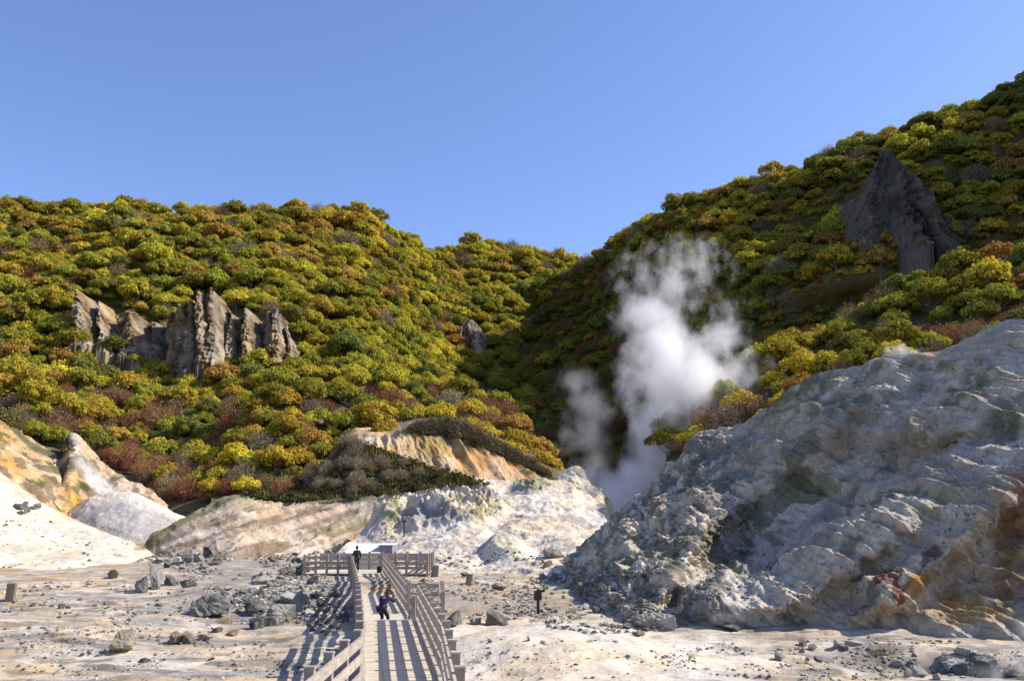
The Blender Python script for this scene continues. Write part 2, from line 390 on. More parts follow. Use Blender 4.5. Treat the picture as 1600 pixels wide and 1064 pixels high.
def col_cm(P, PX, PY, T, n):
    c = mix(WHITE, CREAM * 1.02, sm(fbm(P * .25, 4), -.2, .3))
    c = mix(c, GREY * .95, .75 * sm(fbm(P * .4, 5, off=9.), .1, .3))
    st = ridged(np.stack([P[..., 0] * .8 + P[..., 2] * .7, P[..., 1] * .1, P[..., 2] * .8], -1), 3, off=4.)
    c = mix(c, np.array([.38, .36, .3]), .5 * sm(st, .72, .9) * sm(fbm(P * .2, 3, off=77.), -.1, .2))
    c = mix(c, MOSS * 1.6, .85 * blob(PX, PY, 735, 790, 46, 20) * sm(fbm(P * .8, 4, off=31.), -.25, .1))
    c = mix(c, np.array([.25, .24, .13]), .85 * blob(PX, PY, 612, 792, 16, 26) * sm(fbm(P * .8, 4, off=31.), -.35, .05))
    c = mix(c, MOSS * 1.6, .8 * blob(PX, PY, 832, 752, 26, 16))
    c = mix(c, YEL, .8 * blob(PX, PY, 795, 858, 26, 12) * sm(fbm(P * .8, 3, off=14.), -.3, .1))
    c = mix(c, GREY * .7, .7 * blob(PX, PY, 680, 805, 55, 13))
    return c
slope('white_mound', crest_cm, foot_cm, curve([(505, 78), (560, 86), (600, 91), (720, 97), (880, 95), (1010, 72)]), lambda px: Yg(px, foot_cm(px)), 505, 1010, 420, 260, M_WHITE, col_cm, disp_cm, prof=.85, back=(10, 4))
# --- pale pointed rock beside the steam
crest_pk = curve([(835, 778), (855, 762), (872, 744), (898, 731), (912, 742), (925, 758), (940, 765), (955, 800), (972, 822)])
foot_pk = curve([(835, 800), (900, 822), (972, 830)])
slope('pale_rock_peak', crest_pk, foot_pk, 104., 96., 835, 972, 130, 110, M_WHITE,
      lambda P, PX, PY, T, n: mix(mix(WHITE, YEL * 1.1, .35 * sm(fbm(P * .4, 3), -.1, .3)), GREY * .9, .8 * sm(fbm(P * .5, 5, off=5.), .0, .25)),
      lambda P, PX, PY, T: (.9 * ridged(P * .3, 5, off=4.) - .5) * sm(T, 0, .1), back=(3, 5))
# --- ochre bluff below the woods
crest_ob = curve([(545, 690), (560, 682), (600, 682), (640, 668), (690, 664), (720, 670), (760, 690), (800, 710), (840, 733), (880, 752)])
foot_ob = curve([(545, 694), (600, 712), (660, 737), (720, 754), (800, 785), (880, 800)])
def disp_ob(P, PX, PY, T):
    g = ridged(np.stack([P[..., 0] * .33 + P[..., 2] * .22, P[..., 1] * .05, P[..., 2] * .05], -1), 4, off=3.)
    return (1.3 * g - .8) * sm(T, 0, .1) * (1 - sm(T, .85, 1)) + .25 * fbm(P * .6, 4) + .5 * sm(T, .88, .93)
def col_ob(P, PX, PY, T, n):
    g = ridged(np.stack([P[..., 0] * .33 + P[..., 2] * .22, P[..., 1] * .05, P[..., 2] * .05], -1), 4, off=3.)
    c = mix(OCHRE * 1.08, np.array([.62, .44, .25]), sm(g, .35, .75))
    c = mix(c, np.array([.62, .34, .16]), .8 * blob(PX, PY, 780, 725, 50, 30) * sm(fbm(P * .2, 3), -.3, .1))
    c = mix(c, np.array([.36, .27, .13]), .8 * sm(fbm(P * np.array([.3, .1, .1]), 4, off=8.), .08, .25))
    c = mix(c, CREAM, .6 * blob(PX, PY, 575, 695, 25, 10))
    c = mix(c, np.array([.13, .115, .06]), sm(T + .34 * fbm(P * np.array([.3, .2, .3]), 6), .85, .93) * sm(PX, 600, 650))
    return c
slope('ochre_bluff', crest_ob, foot_ob, 130., 117.5, 545, 880, 260, 120, M_OCHRE, col_ob, disp_ob, back=(14, -2), skirt=.2)

slope('brush_slope', curve([(440, 784), (470, 762), (500, 728), (545, 688), (600, 704), (660, 728), (720, 746), (760, 756), (830, 776)]), 790., 118., 109., 440, 830, 120, 40, M_OCHRE,
      lambda P, PX, PY, T, n: mix(np.array([.10, .085, .05]) + 0 * P, np.array([.34, .29, .25]), sm(fbm(P * .4, 4, off=3.), .1, .3)),
      lambda P, PX, PY, T: .5 * fbm(P * .3, 4) * sm(T, 0, .1), back=(3, 2))
# --- big grey-white ridge on the right
crest_rr = curve([(832, 907), (872, 893), (890, 876), (905, 860), (925, 842), (945, 823), (965, 800), (990, 778), (1015, 765), (1030, 742), (1048, 724), (1062, 716), (1072, 694), (1090, 676), (1110, 672), (1150, 668), (1180, 652), (1205, 632),
                  (1240, 606), (1290, 582), (1340, 573), (1385, 556), (1420, 556), (1460, 552), (1490, 540), (1530, 520), (1560, 506), (1610, 498), (1680, 490), (1800, 560), (2100, 700)])  # past the right frame edge the unseen crest drops to let sun in
foot_rr = curve([(832, 910), (872, 917), (900, 928), (930, 950), (960, 975), (1040, 986), (1150, 990), (1300, 1002), (1450, 1012), (1600, 1020), (2100, 1060)])
Yc_rr = curve([(832, 66), (872, 67), (920, 67), (960, 67), (1075, 64), (1130, 60), (1200, 56), (1300, 52), (1400, 48.5), (1500, 45.5), (1600, 43), (1700, 41), (2100, 36)])
def Yf_rr(px): return Yg(px, foot_rr(px))
def prof_rr(t, px):
    a = sm(px, 1080, 1220)
    return (t ** 1.75) * (1 - a) + (t * (1 - .12 * np.sin(np.pi * t))) * a
def mod_rr(px, py, t):
    y = 0 * px
    e = sm(t, 0, .15) * (1 - sm(t, .9, 1))
    # oblique spurs and recesses running down to the lower left
    y -= 2.6 * blob(px, py, 1330, 860, 260, 36, .6, -.62) * e
    y -= 2.2 * blob(px, py, 1470, 850, 300, 34, .7, -.72) * e
    y += 2.4 * blob(px, py, 1250, 790, 200, 40, .7, -.72) * e
    y += 2.6 * blob(px, py, 1110, 880, 100, 24, .6, -.9) * e
    y -= 1.5 * blob(px, py, 1120, 925, 60, 40, .6) * e
    y -= 1.2 * blob(px, py, 990, 850, 110, 60, .8, -.4) * e
    y += 1.8 * blob(px, py, 900, 880, 60, 26, .6, -.3) * e
    y -= 1.3 * blob(px, py, 1480, 660, 120, 30, .6, -.2) * e
    return y
def disp_rr(P, PX, PY, T):
    e = sm(T, 0, .06)
    big = .9 * fbm(P * .16, 4, off=14.)
    st = ridged(np.stack([P[..., 0] * .22 + P[..., 2] * .3, P[..., 1] * .1, P[..., 2] * .12], -1), 4, off=5.) - .55
    craggy = sm(fbm(P * .12, 3, off=4.), .05, .3) * .28 + blob(PX, PY, 1000, 870, 170, 120, .6) + blob(PX, PY, 1130, 720, 120, 60)
    d = .8 * big + .55 * st + craggy * (.30 * ridged(P * .7, 5, off=24.) - .16) + .14 * ridged(P * 1.5, 4, off=2.) * (.5 + craggy) + .07 * ridged(P * np.array([3.2, 3.2, 2.2]), 3, off=12.) + .42 * (ridged(np.stack([P[..., 0] * .7 + P[..., 2] * 1.0, P[..., 1] * .25, P[..., 2] * .3], -1), 3, off=31.) - .5)
    return d * e * (1 - .55 * sm(T, .93, 1))
def col_rr(P, PX, PY, T, n):
    c = mix(np.array([.62, .535, .42]), np.array([.74, .63, .48]), sm(fbm(P * .18, 4), -.2, .3))
    c = mix(c, np.array([.42, .32, .22]), .7 * blob(PX, PY, 1370, 680, 130, 45, .6) + .5 * blob(PX, PY, 1440, 740, 90, 30))
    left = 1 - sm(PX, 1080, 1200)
    c = mix(c, np.array([.70, .60, .46]), left)  # paler left flank: its sunlit look is put into the colour
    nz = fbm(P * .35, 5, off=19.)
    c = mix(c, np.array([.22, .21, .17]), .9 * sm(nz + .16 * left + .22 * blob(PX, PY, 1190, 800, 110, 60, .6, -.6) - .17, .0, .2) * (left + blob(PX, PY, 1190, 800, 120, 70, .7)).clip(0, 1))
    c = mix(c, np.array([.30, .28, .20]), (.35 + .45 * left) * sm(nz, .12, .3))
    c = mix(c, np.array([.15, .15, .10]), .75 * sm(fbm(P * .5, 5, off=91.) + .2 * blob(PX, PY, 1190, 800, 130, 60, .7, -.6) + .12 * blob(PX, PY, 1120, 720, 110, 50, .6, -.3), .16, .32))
    c = mix(c, np.array([.50, .44, .35]), .5 * sm(fbm(P * .12, 4, off=97.), .0, .3) * (1 - left))
    # greenish sulphur and lichen bands
    c = mix(c, np.array([.20, .19, .09]), .85 * (blob(PX, PY, 1470, 685, 70, 16, .6, -.12) + blob(PX, PY, 1525, 600, 22, 22) + blob(PX, PY, 1450, 570, 45, 10) + blob(PX, PY, 1570, 660, 30, 24)
            + blob(PX, PY, 1230, 618, 90, 20, .6, -.4) + .8 * blob(PX, PY, 1330, 640, 60, 30) + .8 * blob(PX, PY, 1290, 760, 60, 22)).clip(0, 1) * sm(fbm(P * 1.1, 4, off=51.), -.3, .1))
    c = mix(c, np.array([.42, .42, .17]), .5 * (blob(PX, PY, 1450, 785, 90, 22, .8, -.3) + blob(PX, PY, 1180, 885, 20, 14) + blob(PX, PY, 1350, 830, 60, 12, .7, -.5)).clip(0, 1) * sm(fbm(P * .9, 4, off=61.), -.2, .2))
    # iron stains
    c = mix(c, np.array([.20, .085, .075]), .85 * sm(fbm(P * 2.5, 4, off=5.), -.35, -.05) * inpoly(PX + 14 * fbm(P * 2.5, 4), PY + 6 * fbm(P * 2, 3, off=9.), [(1432, 880), (1456, 848), (1478, 862), (1462, 872), (1440, 888)]))
    c = mix(c, np.array([.21, .085, .07]), .85 * sm(fbm(P * 2.5, 4, off=7.), -.3, .0) * inpoly(PX + 16 * fbm(P * 2.5, 4, off=3.), PY + 16 * fbm(P * 2.5, 4, off=19.), [(1362, 905), (1385, 893), (1408, 890), (1425, 905), (1420, 930), (1400, 945), (1390, 920), (1370, 915)]))
    c = mix(c, np.array([.42, .20, .10]), .8 * blob(PX, PY, 1432, 912, 14, 20, .6, .5))
    c = mix(c, np.array([.45, .28, .06]), .8 * (blob(PX, PY, 1515, 950, 70, 34, .6) + blob(PX, PY, 1575, 850, 22, 50, .6) + blob(PX, PY, 1440, 905, 14, 14)).clip(0, 1) * sm(fbm(P * .7, 4, off=71.), -.3, .1))
    c = mix(c, np.array([.26, .11, .05]), .85 * (blob(PX, PY, 1600, 790, 60, 45, .6, -.8) + .8 * blob(PX, PY, 1580, 900, 30, 60)).clip(0, 1) * sm(fbm(P * .9, 4, off=81.), -.3, .15))
    c = mix(c, PEACH, .7 * blob(PX, PY, 1480, 548, 60, 9, .6, -.25))
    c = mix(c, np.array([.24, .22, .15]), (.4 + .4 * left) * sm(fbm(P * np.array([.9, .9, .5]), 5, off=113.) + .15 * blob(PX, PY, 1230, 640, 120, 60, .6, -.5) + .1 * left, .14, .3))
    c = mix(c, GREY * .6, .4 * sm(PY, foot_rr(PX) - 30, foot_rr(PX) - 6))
    return c
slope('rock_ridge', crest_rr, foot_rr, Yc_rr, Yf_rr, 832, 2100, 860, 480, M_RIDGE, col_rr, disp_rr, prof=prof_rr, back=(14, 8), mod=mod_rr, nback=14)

# ------------------------------------------------------------------ wooded hills
def col_soil(P, PX, PY, T, n):
    return mix(np.array([.13, .115, .045]), np.array([.16, .11, .055]), sm(fbm(P * .08, 3), -.2, .2))
CLIFF_L = [(108, 470), (120, 452), (160, 462), (200, 474), (250, 492), (292, 474), (322, 446), (345, 446), (372, 476), (410, 484), (445, 490), (462, 520), (474, 566),
           (420, 570), (385, 562), (330, 556), (300, 568), (268, 572), (250, 558), (215, 548), (170, 536), (120, 536), (112, 505)]
def mod_cliff(px, py, t):                   # terrace behind the columnar cliff, so that its face is really steep
    k = blob(px, py, 290, 455, 250, 110, .5)
    return -16 * k
crest_lh = curve([(-500, 324), (0, 328), (100, 334), (200, 335), (270, 344), (400, 342), (500, 341), (560, 345), (605, 368), (650, 398), (690, 408), (740, 392), (800, 396), (850, 408), (905, 420), (960, 450)])
foot_lh = curve([(-500, 590), (-200, 640), (0, 690), (110, 715), (200, 760), (300, 790), (500, 790), (600, 760), (700, 740), (800, 730), (960, 740)])
Yc_lh = curve([(-500, 270), (0, 285), (560, 310), (640, 360), (740, 420), (905, 430), (960, 430)])
Yf_lh = curve([(-500, 140), (0, 148), (200, 142), (330, 128), (500, 128), (620, 155), (720, 210), (960, 240)])
slope('left_hill', crest_lh, foot_lh, Yc_lh, Yf_lh, -500, 960, 300, 130, M_SOIL, col_soil,
      lambda P, PX, PY, T: (5.0 * fbm(P * .03, 3, off=5.) + 1.5 * fbm(P * .12, 3)) * sm(T, 0, .2) * (1 - .7 * sm(T, .9, 1)), back=(80, 30), mod=mod_cliff)
crest_ls = curve([(330, 772), (360, 715), (400, 655), (470, 596), (560, 590), (620, 592), (680, 605), (730, 625), (775, 648), (810, 680), (840, 722), (862, 752)])
foot_ls = curve([(330, 780), (500, 785), (600, 755), (700, 740), (862, 770)])
slope('wooded_spur', crest_ls, foot_ls, curve([(330, 150), (600, 178), (862, 158)]), curve([(330, 124), (560, 130), (862, 134)]), 330, 862, 150, 70, M_SOIL, col_soil,
      lambda P, PX, PY, T: 1.2 * fbm(P * .08, 3, off=5.) * sm(T, 0, .2), back=(30, 20))
crest_rh = curve([(820, 500), (860, 455), (905, 425), (950, 402), (1000, 368), (1060, 336), (1100, 318), (1180, 296), (1250, 280), (1300, 250), (1380, 224), (1440, 200), (1500, 184), (1560, 158), (1600, 140), (1700, 50), (1900, -130), (2300, -400)])  # unseen crest off the right edge, raised to cast shade over the hill
foot_rh = curve([(820, 790), (960, 800), (1100, 760), (1300, 660), (1600, 610), (2300, 600)])
Yc_rh = curve([(820, 330), (905, 305), (1000, 272), (1100, 255), (1200, 246), (1400, 225), (1600, 208), (2300, 190)])
Yf_rh = curve([(820, 250), (960, 206), (1100, 176), (1300, 170), (1600, 160), (2300, 140)])
PYR = [(1345, 300), (1362, 262), (1378, 240), (1392, 246), (1408, 272), (1430, 300), (1470, 330), (1484, 375), (1450, 384), (1380, 385), (1320, 378), (1300, 350), (1310, 325)]
def mod_rh(px, py, t):
    e = sm(t, 0, .2) * (1 - sm(t, .85, 1))
    y = 0 * px * e       # deep gully between the two lit spurs
    u = py + .42 * (px - 1200); y = y + 4.6 * np.sin(2 * np.pi * (u - 385 + 14 * np.sin(px * .016)) / 150) * e * sm(px, 1020, 1150)     # benches and steep faces
    y += 20 * blob(px, py, 900, 540, 90, 130, .8) * e
    y -= 14 * blob(px, py, 1240, 430, 160, 36, .8, -.1) * e
    return y
slope('right_hill', crest_rh, foot_rh, Yc_rh, Yf_rh, 820, 2300, 340, 150, M_SOIL, col_soil,
      lambda P, PX, PY, T: (5.0 * fbm(P * .035, 3, off=15.) + 1.5 * fbm(P * .12, 3)) * sm(T, 0, .2) * (1 - .7 * sm(T, .9, 1)), back=(80, 30), mod=mod_rh)
crest_rs = curve([(1040, 700), (1080, 660), (1120, 620), (1160, 585), (1220, 560), (1300, 530), (1380, 480), (1440, 455), (1520, 425), (1600, 400), (1750, 360), (2200, 300)])
foot_rs = curve([(1040, 720), (1200, 700), (1400, 650), (1600, 620), (2200, 600)])
slope('wooded_spur', crest_rs, foot_rs, curve([(1040, 118), (1200, 118), (1600, 112), (2200, 104)]), curve([(1040, 100), (1400, 84), (2200, 76)]), 1040, 2200, 200, 70, M_SOIL, col_soil,
      lambda P, PX, PY, T: 1.5 * fbm(P * .07, 3, off=25.) * sm(T, 0, .2), back=(26, 16))

def inbank(px, py, poly, grow=0):
    return inpoly(px, py, poly)
# columnar cliff standing in the left hill
SPIRES = [(118, 10, 0), (134, 20, 1), (165, 11, .9), (212, 24, .8), (243, 10, .5), (272, 16, .7), (291, 18, 1.1), (306, 10, .9), (322, 13, 1.1), (339, 12, 1.), (362, 8, .5), (392, 15, 1.), (424, 10, .8), (438, 15, 1.), (459, 12, .9)]
def cliff(name, hill, poly, ytop, ybot, depth, px0, px1, nu, nv, colf, amp, freq, hollow, seed):
    top = curve(ytop); bot = curve(ybot)
    px = np.linspace(px0, px1, nu)[None, :]; t = np.linspace(0, 1, nv)[:, None]
    # find the hill's own depth at the cliff's foot, then rise steeply from there
    P0 = W(px[0], bot(px)[0], depth(px)[0])
    py = bot(px) + (top(px) - bot(px)) * t
    gx = np.linspace(px0, px1, 14); gt = np.linspace(0, 1, 8); H = np.zeros((8, 14))
    for a_i, q in enumerate(gt): H[a_i] = hill_depth(hill, gx, bot(gx) + (top(gx) - bot(gx)) * q)
    Hs = np.array([np.interp(px[0], gx, H[a_i]) for a_i in range(8)]); Ht = np.stack([np.interp(t[:, 0], gt, Hs[:, c_]) for c_ in range(nu)], 1)
    base = np.minimum(depth(px) + 9 * t, Ht - 2.5)
    P = W(px + 0 * py, py, base)
    col = np.stack([P[..., 0] * freq * (1 + .0 * t), P[..., 2] * freq * .07, 0 * P[..., 0] + seed], -1)
    warp = .6 * fbm(P * .16, 4, off=seed)
    col[..., 0] += warp
    r = ridged(col, 3, gain=.45)
    fine = ridged(np.stack([P[..., 0] * freq * 4, P[..., 2] * .25, 0 * P[..., 0]], -1), 3, off=seed)
    d = amp * (r - .35) + amp * .22 * fine + .5 * fbm(P * .5, 4)
    if seed == 3.:
        wob = 5 * fbm(P * np.array([.1, .1, .16]), 3, off=2.)
        d = -3.5 + 1.2 * fbm(P * .14, 4) + .5 * fine + 0 * d; r = r * 0 + .5
        for c_, w_, a_ in SPIRES:
            ww = w_ * (.55 + .75 * (1 - t) + .25 * np.sin(c_ + t * 9)); q = 1 - np.abs((px + wob - c_ - 4 * (1 - t) * np.sin(c_)) / ww) ** 3
            d = np.maximum(d, a_ * 7.5 * np.sqrt(np.clip(q, 0, 1)) - 3.5 + .9 * fine + .9 * ridged(P * np.array([.5, .5, .2]), 4, off=c_) - .5)
        d = d + 1.1 * (ridged(P * np.array([.12, .12, .5]), 4, off=71.) - .5) + .8 * (ridged(P * .9, 3, off=73.) - .5)
    if seed == 9.: d = d + 2.6 * (ridged(P * np.array([.2, .2, .1]), 5, off=44.) - .5) + 1.2 * ridged(P * .5, 4, off=4.)
    P = P - np.stack([0 * d, d, 0 * d], -1) * 1.0 + np.stack([0 * d, hollow * sm(.45 - r, 0, .3), 0 * d], -1)
    # the cliff's own top runs back into the hillside
    bk = []
    for k in range(1, 6):
        q = P[-1].copy(); q[:, 1] += k * 4; q[:, 0] *= q[:, 1] / P[-1][:, 1]; q[:, 2] -= .6 * k; bk.append(q)
    q = P[0].copy(); q[:, 2] -= 7; q2 = P[0].copy(); q2[:, 2] -= 3.5
    P = np.concatenate([q[None], q2[None], P, np.stack(bk)], 0)
    PX, PY, _ = proj(P)
    rr = np.concatenate([r[:1], r[:1], r, np.repeat(r[-1:], 5, 0)], 0)
    return grid_obj(name, P, M_CLIFF, colf(P, PX, PY, rr), rest=False)
def col_cl(P, PX, PY, r):
    c = mix(np.array([.13, .09, .05]), np.array([.42, .32, .19]), sm(fbm(P * np.array([.35, .35, .12]), 5, off=6.), -.25, .2))
    c = mix(c, np.array([.26, .19, .10]), .6 * sm(fbm(P * .12, 4, off=3.), .0, .25))
    return mix(c, np.array([.30, .28, .24]), .5 * sm(fbm(P * np.array([.6, .6, .2]), 4, off=9.), .1, .3))
def hill_depth(name, px, py):
    """forward distance of the named hillside under the given photo pixels (nearest grid point)"""
    P = TERR[name][1:131]; a, b, _ = proj(P); out = []
    for x, y in zip(np.atleast_1d(px), np.atleast_1d(py)):
        k = np.argmin((a - x) ** 2 + (b - y) ** 2); out.append(P.reshape(-1, 3)[k, 1])
    return np.array(out)
botL = [(100, 545), (170, 552), (215, 562), (250, 570), (290, 588), (330, 572), (385, 576), (474, 582), (486, 584)]
topL = [(100, 490), (110, 483), (116, 477), (124, 469), (134, 459), (141, 467), (150, 481), (158, 486), (165, 476), (172, 486), (190, 496), (204, 492), (212, 486), (222, 494), (235, 506), (243, 504), (252, 508), (264, 496), (273, 490), (281, 496), (290, 480), (299, 488), (306, 474), (313, 480), (322, 462), (330, 470), (339, 456), (347, 468), (358, 486), (374, 494), (385, 492), (393, 488), (402, 498), (414, 502), (424, 491), (438, 487), (447, 499), (459, 527), (468, 548), (478, 572), (486, 582)]
_px = np.linspace(100, 486, 12); _d = hill_depth('left_hill', _px, curve(botL)(_px)) - 2.5
cliff('cliff', 'left_hill', CLIFF_L, topL, botL, curve(list(zip(_px, _d))), 100, 486, 460, 130, col_cl, 5.2, .30, 6.5, 3.)
botR = [(1290, 366), (1340, 384), (1400, 392), (1492, 388)]
topR = [(1290, 368), (1310, 330), (1345, 300), (1362, 262), (1378, 238), (1392, 244), (1408, 264), (1430, 286), (1450, 310), (1470, 340), (1492, 380)]
_px = np.linspace(1290, 1492, 8); _d = hill_depth('right_hill', _px, curve(botR)(_px)) - 9
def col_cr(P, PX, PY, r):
    c = mix(np.array([.08, .06, .045]), np.array([.17, .135, .10]), sm(r + .2 * fbm(P * .2, 3), .3, .8))  # hollows darkened in colour, following the shade between the columns
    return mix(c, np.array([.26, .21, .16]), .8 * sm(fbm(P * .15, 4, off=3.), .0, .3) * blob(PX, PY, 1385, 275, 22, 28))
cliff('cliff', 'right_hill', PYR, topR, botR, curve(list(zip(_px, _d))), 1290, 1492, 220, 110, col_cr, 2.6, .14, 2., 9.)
ROCKV = [(735, 500), (752, 515), (765, 545), (745, 560), (722, 545), (715, 515)]
_px = np.linspace(708, 770, 6); _d = hill_depth('left_hill', _px, _px * 0 + 560) - 4
cliff('cliff', 'left_hill', ROCKV, [(708, 540), (720, 510), (735, 500), (752, 515), (770, 548)], [(708, 562), (770, 566)], curve(list(zip(_px, _d))), 708, 770, 80, 60, col_cl, 2., .2, 1.5, 14.)

BVH = BVHTree.FromPolygons(np.concatenate(BV).tolist(), np.concatenate(BF).tolist())
def hit(px, py):
    d = Vector(W(px, py, 1.)) - Vector((0, 0, CAMZ))
    h = BVH.ray_cast(Vector((0, 0, CAMZ)), d.normalized(), 3000)
    return h[0]
def drop(x, y, z0=200):
    h = BVH.ray_cast(Vector((x, y, z0)), Vector((0, 0, -1)), 500)
    return h[0]

# ------------------------------------------------------------------ foliage
rng = np.random.RandomState(11)
def leaf_mat(name, col, transl=.35, var=.3):
    m, n, o = newmat(name)
    oi = N(n, 'ShaderNodeObjectInfo'); geo = N(n, 'ShaderNodeNewGeometry')
    no = N(n, 'ShaderNodeTexNoise', i_Scale=.45, i_Detail=2.); n.links.new(geo.outputs['Position'], no.inputs['Vector'])
    hs = N(n, 'ShaderNodeHueSaturation'); hs.inputs['Color'].default_value = (*col, 1)
    at = N(n, 'ShaderNodeAttribute', attribute_name='rnd')
    hue = math_(n, 'ADD', maprange(n, at.outputs['Fac'], 0., 1., .485, .512), maprange(n, no.outputs[0], .3, .7, -.02, .02))
    hue = math_(n, 'ADD', hue, maprange(n, oi.outputs['Random'], 0., 1., -.018, .018))
    n.links.new(hue, hs.inputs['Hue'])
    n.links.new(math_(n, 'MULTIPLY', maprange(n, at.outputs['Fac'], 0., 1., 1 - var, 1 + var), maprange(n, oi.outputs['Random'], 0., 1., .8, 1.2)), hs.inputs['Value'])
    d = N(n, 'ShaderNodeBsdfDiffuse'); t = N(n, 'ShaderNodeBsdfTranslucent'); mx = N(n, 'ShaderNodeMixShader', i_0=transl)
    n.links.new(hs.outputs[0], d.inputs[0]); n.links.new(hs.outputs[0], t.inputs[0])
    n.links.new(d.outputs[0], mx.inputs[1]); n.links.new(t.outputs[0], mx.inputs[2]); n.links.new(mx.outputs[0], o.inputs['Surface'])
    return m
M_BARK = simple_mat('grey bark', (.16, .13, .10), scale=4., stretch=(1, 1, .2), bump=.6)

def quads(c, nrm, size, rs, asp=.75):
    """leaf-sized quads at centres c facing nrm"""
    k = len(c); nrm = nrm / (np.linalg.norm(nrm, axis=1, keepdims=True) + 1e-9)
    a = rs.normal(size=(k, 3)); u = np.cross(nrm, a); u /= np.linalg.norm(u, axis=1, keepdims=True) + 1e-9
    v = np.cross(nrm, u); s = (size * rs.uniform(.6, 1.35, k))[:, None]
    V = np.stack([c - u * s, c - v * s * asp, c + u * s, c + v * s * asp], 1)
    return V.reshape(-1, 3), np.arange(4 * k).reshape(k, 4)
def set_rnd(o, per, rs, vals=None):
    me = o.data; a = me.attributes.new('rnd', 'FLOAT', 'FACE')
    a.data.foreach_set('value', (vals if vals is not None else rs.uniform(0, 1, len(me.polygons))).astype(np.float32))
def crown_data(seed, nl=13, per=260, leaf=.062, flat=.86, tall=1.12):
    rs = np.random.RandomState(seed)
    C0 = [(0, 0, .62 * tall, .52)]
    for k in range(nl):
        a = k * 2.4 + rs.uniform(-.5, .5); q = rs.uniform(0, 1)
        rad = .25 + .5 * math.sqrt(rs.uniform(.1, 1)); z = tall * (.28 + .62 * (1 - rad) + rs.uniform(-.12, .16))
        C0.append((rad * math.cos(a), rad * math.sin(a), z, rs.uniform(.17, .36)))
    V = []; Fq = []; off = 0; val = []
    for i, (x, y, z, r) in enumerate(C0):
        k = int(per * (r / .34) ** 2)
        d = rs.normal(size=(k, 3)); d /= np.linalg.norm(d, axis=1, keepdims=True); d[:, 2] = np.where(d[:, 2] < -.25, -d[:, 2], d[:, 2])
        rr = r * rs.uniform(.70, 1.22, k) * (1 + .18 * perlin(d * 2.5 + i * 3.3))
        p = np.array([x, y, z]) + d * rr[:, None] * np.array([1, 1, flat])
        keep = np.ones(k, bool)
        for j, (x2, y2, z2, r2) in enumerate(C0):
            if j != i: keep &= np.linalg.norm((p - np.array([x2, y2, z2])) / np.array([1, 1, flat]), axis=1) > r2 * .72
        p = p[keep]; d = d[keep]
        nn = d * np.array([1, 1, 1.2]) + rs.normal(size=d.shape) * .45
        v, f = quads(p, nn, leaf, rs); V.append(v); Fq.append(f + off); off += len(v)
        val.append(np.clip(rs.uniform(0, 1, len(p)) * .7 + rs.uniform(0, .3), 0, 1))
    return np.concatenate(V), np.concatenate(Fq), np.concatenate(val)
def tube(pts, rad, k=6):
    """tapered tube along pts"""
    pts = [np.array(p, float) for p in pts]; V = []; Fq = []
    for i, p in enumerate(pts):
        d = pts[min(i + 1, len(pts) - 1)] - pts[max(i - 1, 0)]; d /= np.linalg.norm(d) + 1e-9
        u = np.cross(d, (0.3, .9, .1)); u /= np.linalg.norm(u); v = np.cross(d, u)
        for j in range(k):
            a = 2 * math.pi * j / k; V.append(p + rad[i] * (u * math.cos(a) + v * math.sin(a)))
    for i in range(len(pts) - 1):
        for j in range(k): Fq.append((i * k + j, i * k + (j + 1) % k, (i + 1) * k + (j + 1) % k, (i + 1) * k + j))
    return np.array(V), np.array(Fq)
def joinVF(lst):
    V = []; Fq = []; off = 0
    for v, f in lst: V.append(v); Fq.append(f + off); off += len(v)
    return np.concatenate(V), np.concatenate(Fq)
def trunk_data(seed, h=.75):
    rs = np.random.RandomState(seed + 500)
    L = [tube([(0, 0, -.35), (.02, 0, 0), (.03, .02, .3), (0, .02, h)], (.075, .06, .045, .02))]
    for k in range(7):
        a = k * 2.4 + rs.uniform(-.4, .4); z = rs.uniform(.15, .45); r = rs.uniform(.4, .65)
        L.append(tube([(.02, 0, z), (r * .5 * math.cos(a), r * .5 * math.sin(a), z + .14), (r * math.cos(a), r * math.sin(a), z + rs.uniform(.2, .38))], (.028, .018, .007), 5))
    return joinVF(L)
def twig_crown(seed, nb=26, per=60, rad=.95, up=1.15):
    """bare or nearly bare crown: fans of thin upright twigs with a few withered leaves"""
    rs = np.random.RandomState(seed + 900); V = []; off = 0; Fq = []; val = []
    for k in range(nb):
        a = k * 2.4; q = math.sqrt((k + .5) / nb); tip = np.array([rad * q * math.cos(a), rad * q * math.sin(a), up * (1 - .55 * q * q) + rs.uniform(-.1, .1)])
        base = tip * np.array([.25, .25, .12])
        t = rs.uniform(.25, 1, per)[:, None]
        p = base + (tip - base) * t + rs.normal(size=(per, 3)) * .10
        d = (tip - base) / np.linalg.norm(tip - base) + rs.normal(size=(per, 3)) * .45 + np.array([0, 0, .3]); d /= np.linalg.norm(d, axis=1, keepdims=True)
        s = np.cross(d, rs.normal(size=(per, 3))); s /= np.linalg.norm(s, axis=1, keepdims=True)
        ln = rs.uniform(.07, .2, per)[:, None]; w = .011
        v = np.stack([p - s * w, p + s * w, p + d * ln + s * w * .4, p + d * ln - s * w * .4], 1).reshape(-1, 3)
        V.append(v); Fq.append(np.arange(len(v)).reshape(-1, 4) + off); off += len(v); val.append(rs.uniform(0, .6, per))
        c = base + (tip - base) * rs.uniform(.45, 1.05, per)[:, None] + rs.normal(size=(per, 3)) * .11
        v, f = quads(c, rs.normal(size=c.shape) + np.array([0, 0, .6]), .034, rs); V.append(v); Fq.append(f + off); off += len(v); val.append(rs.uniform(.3, 1, per))
    return np.concatenate(V), np.concatenate(Fq), np.concatenate(val)

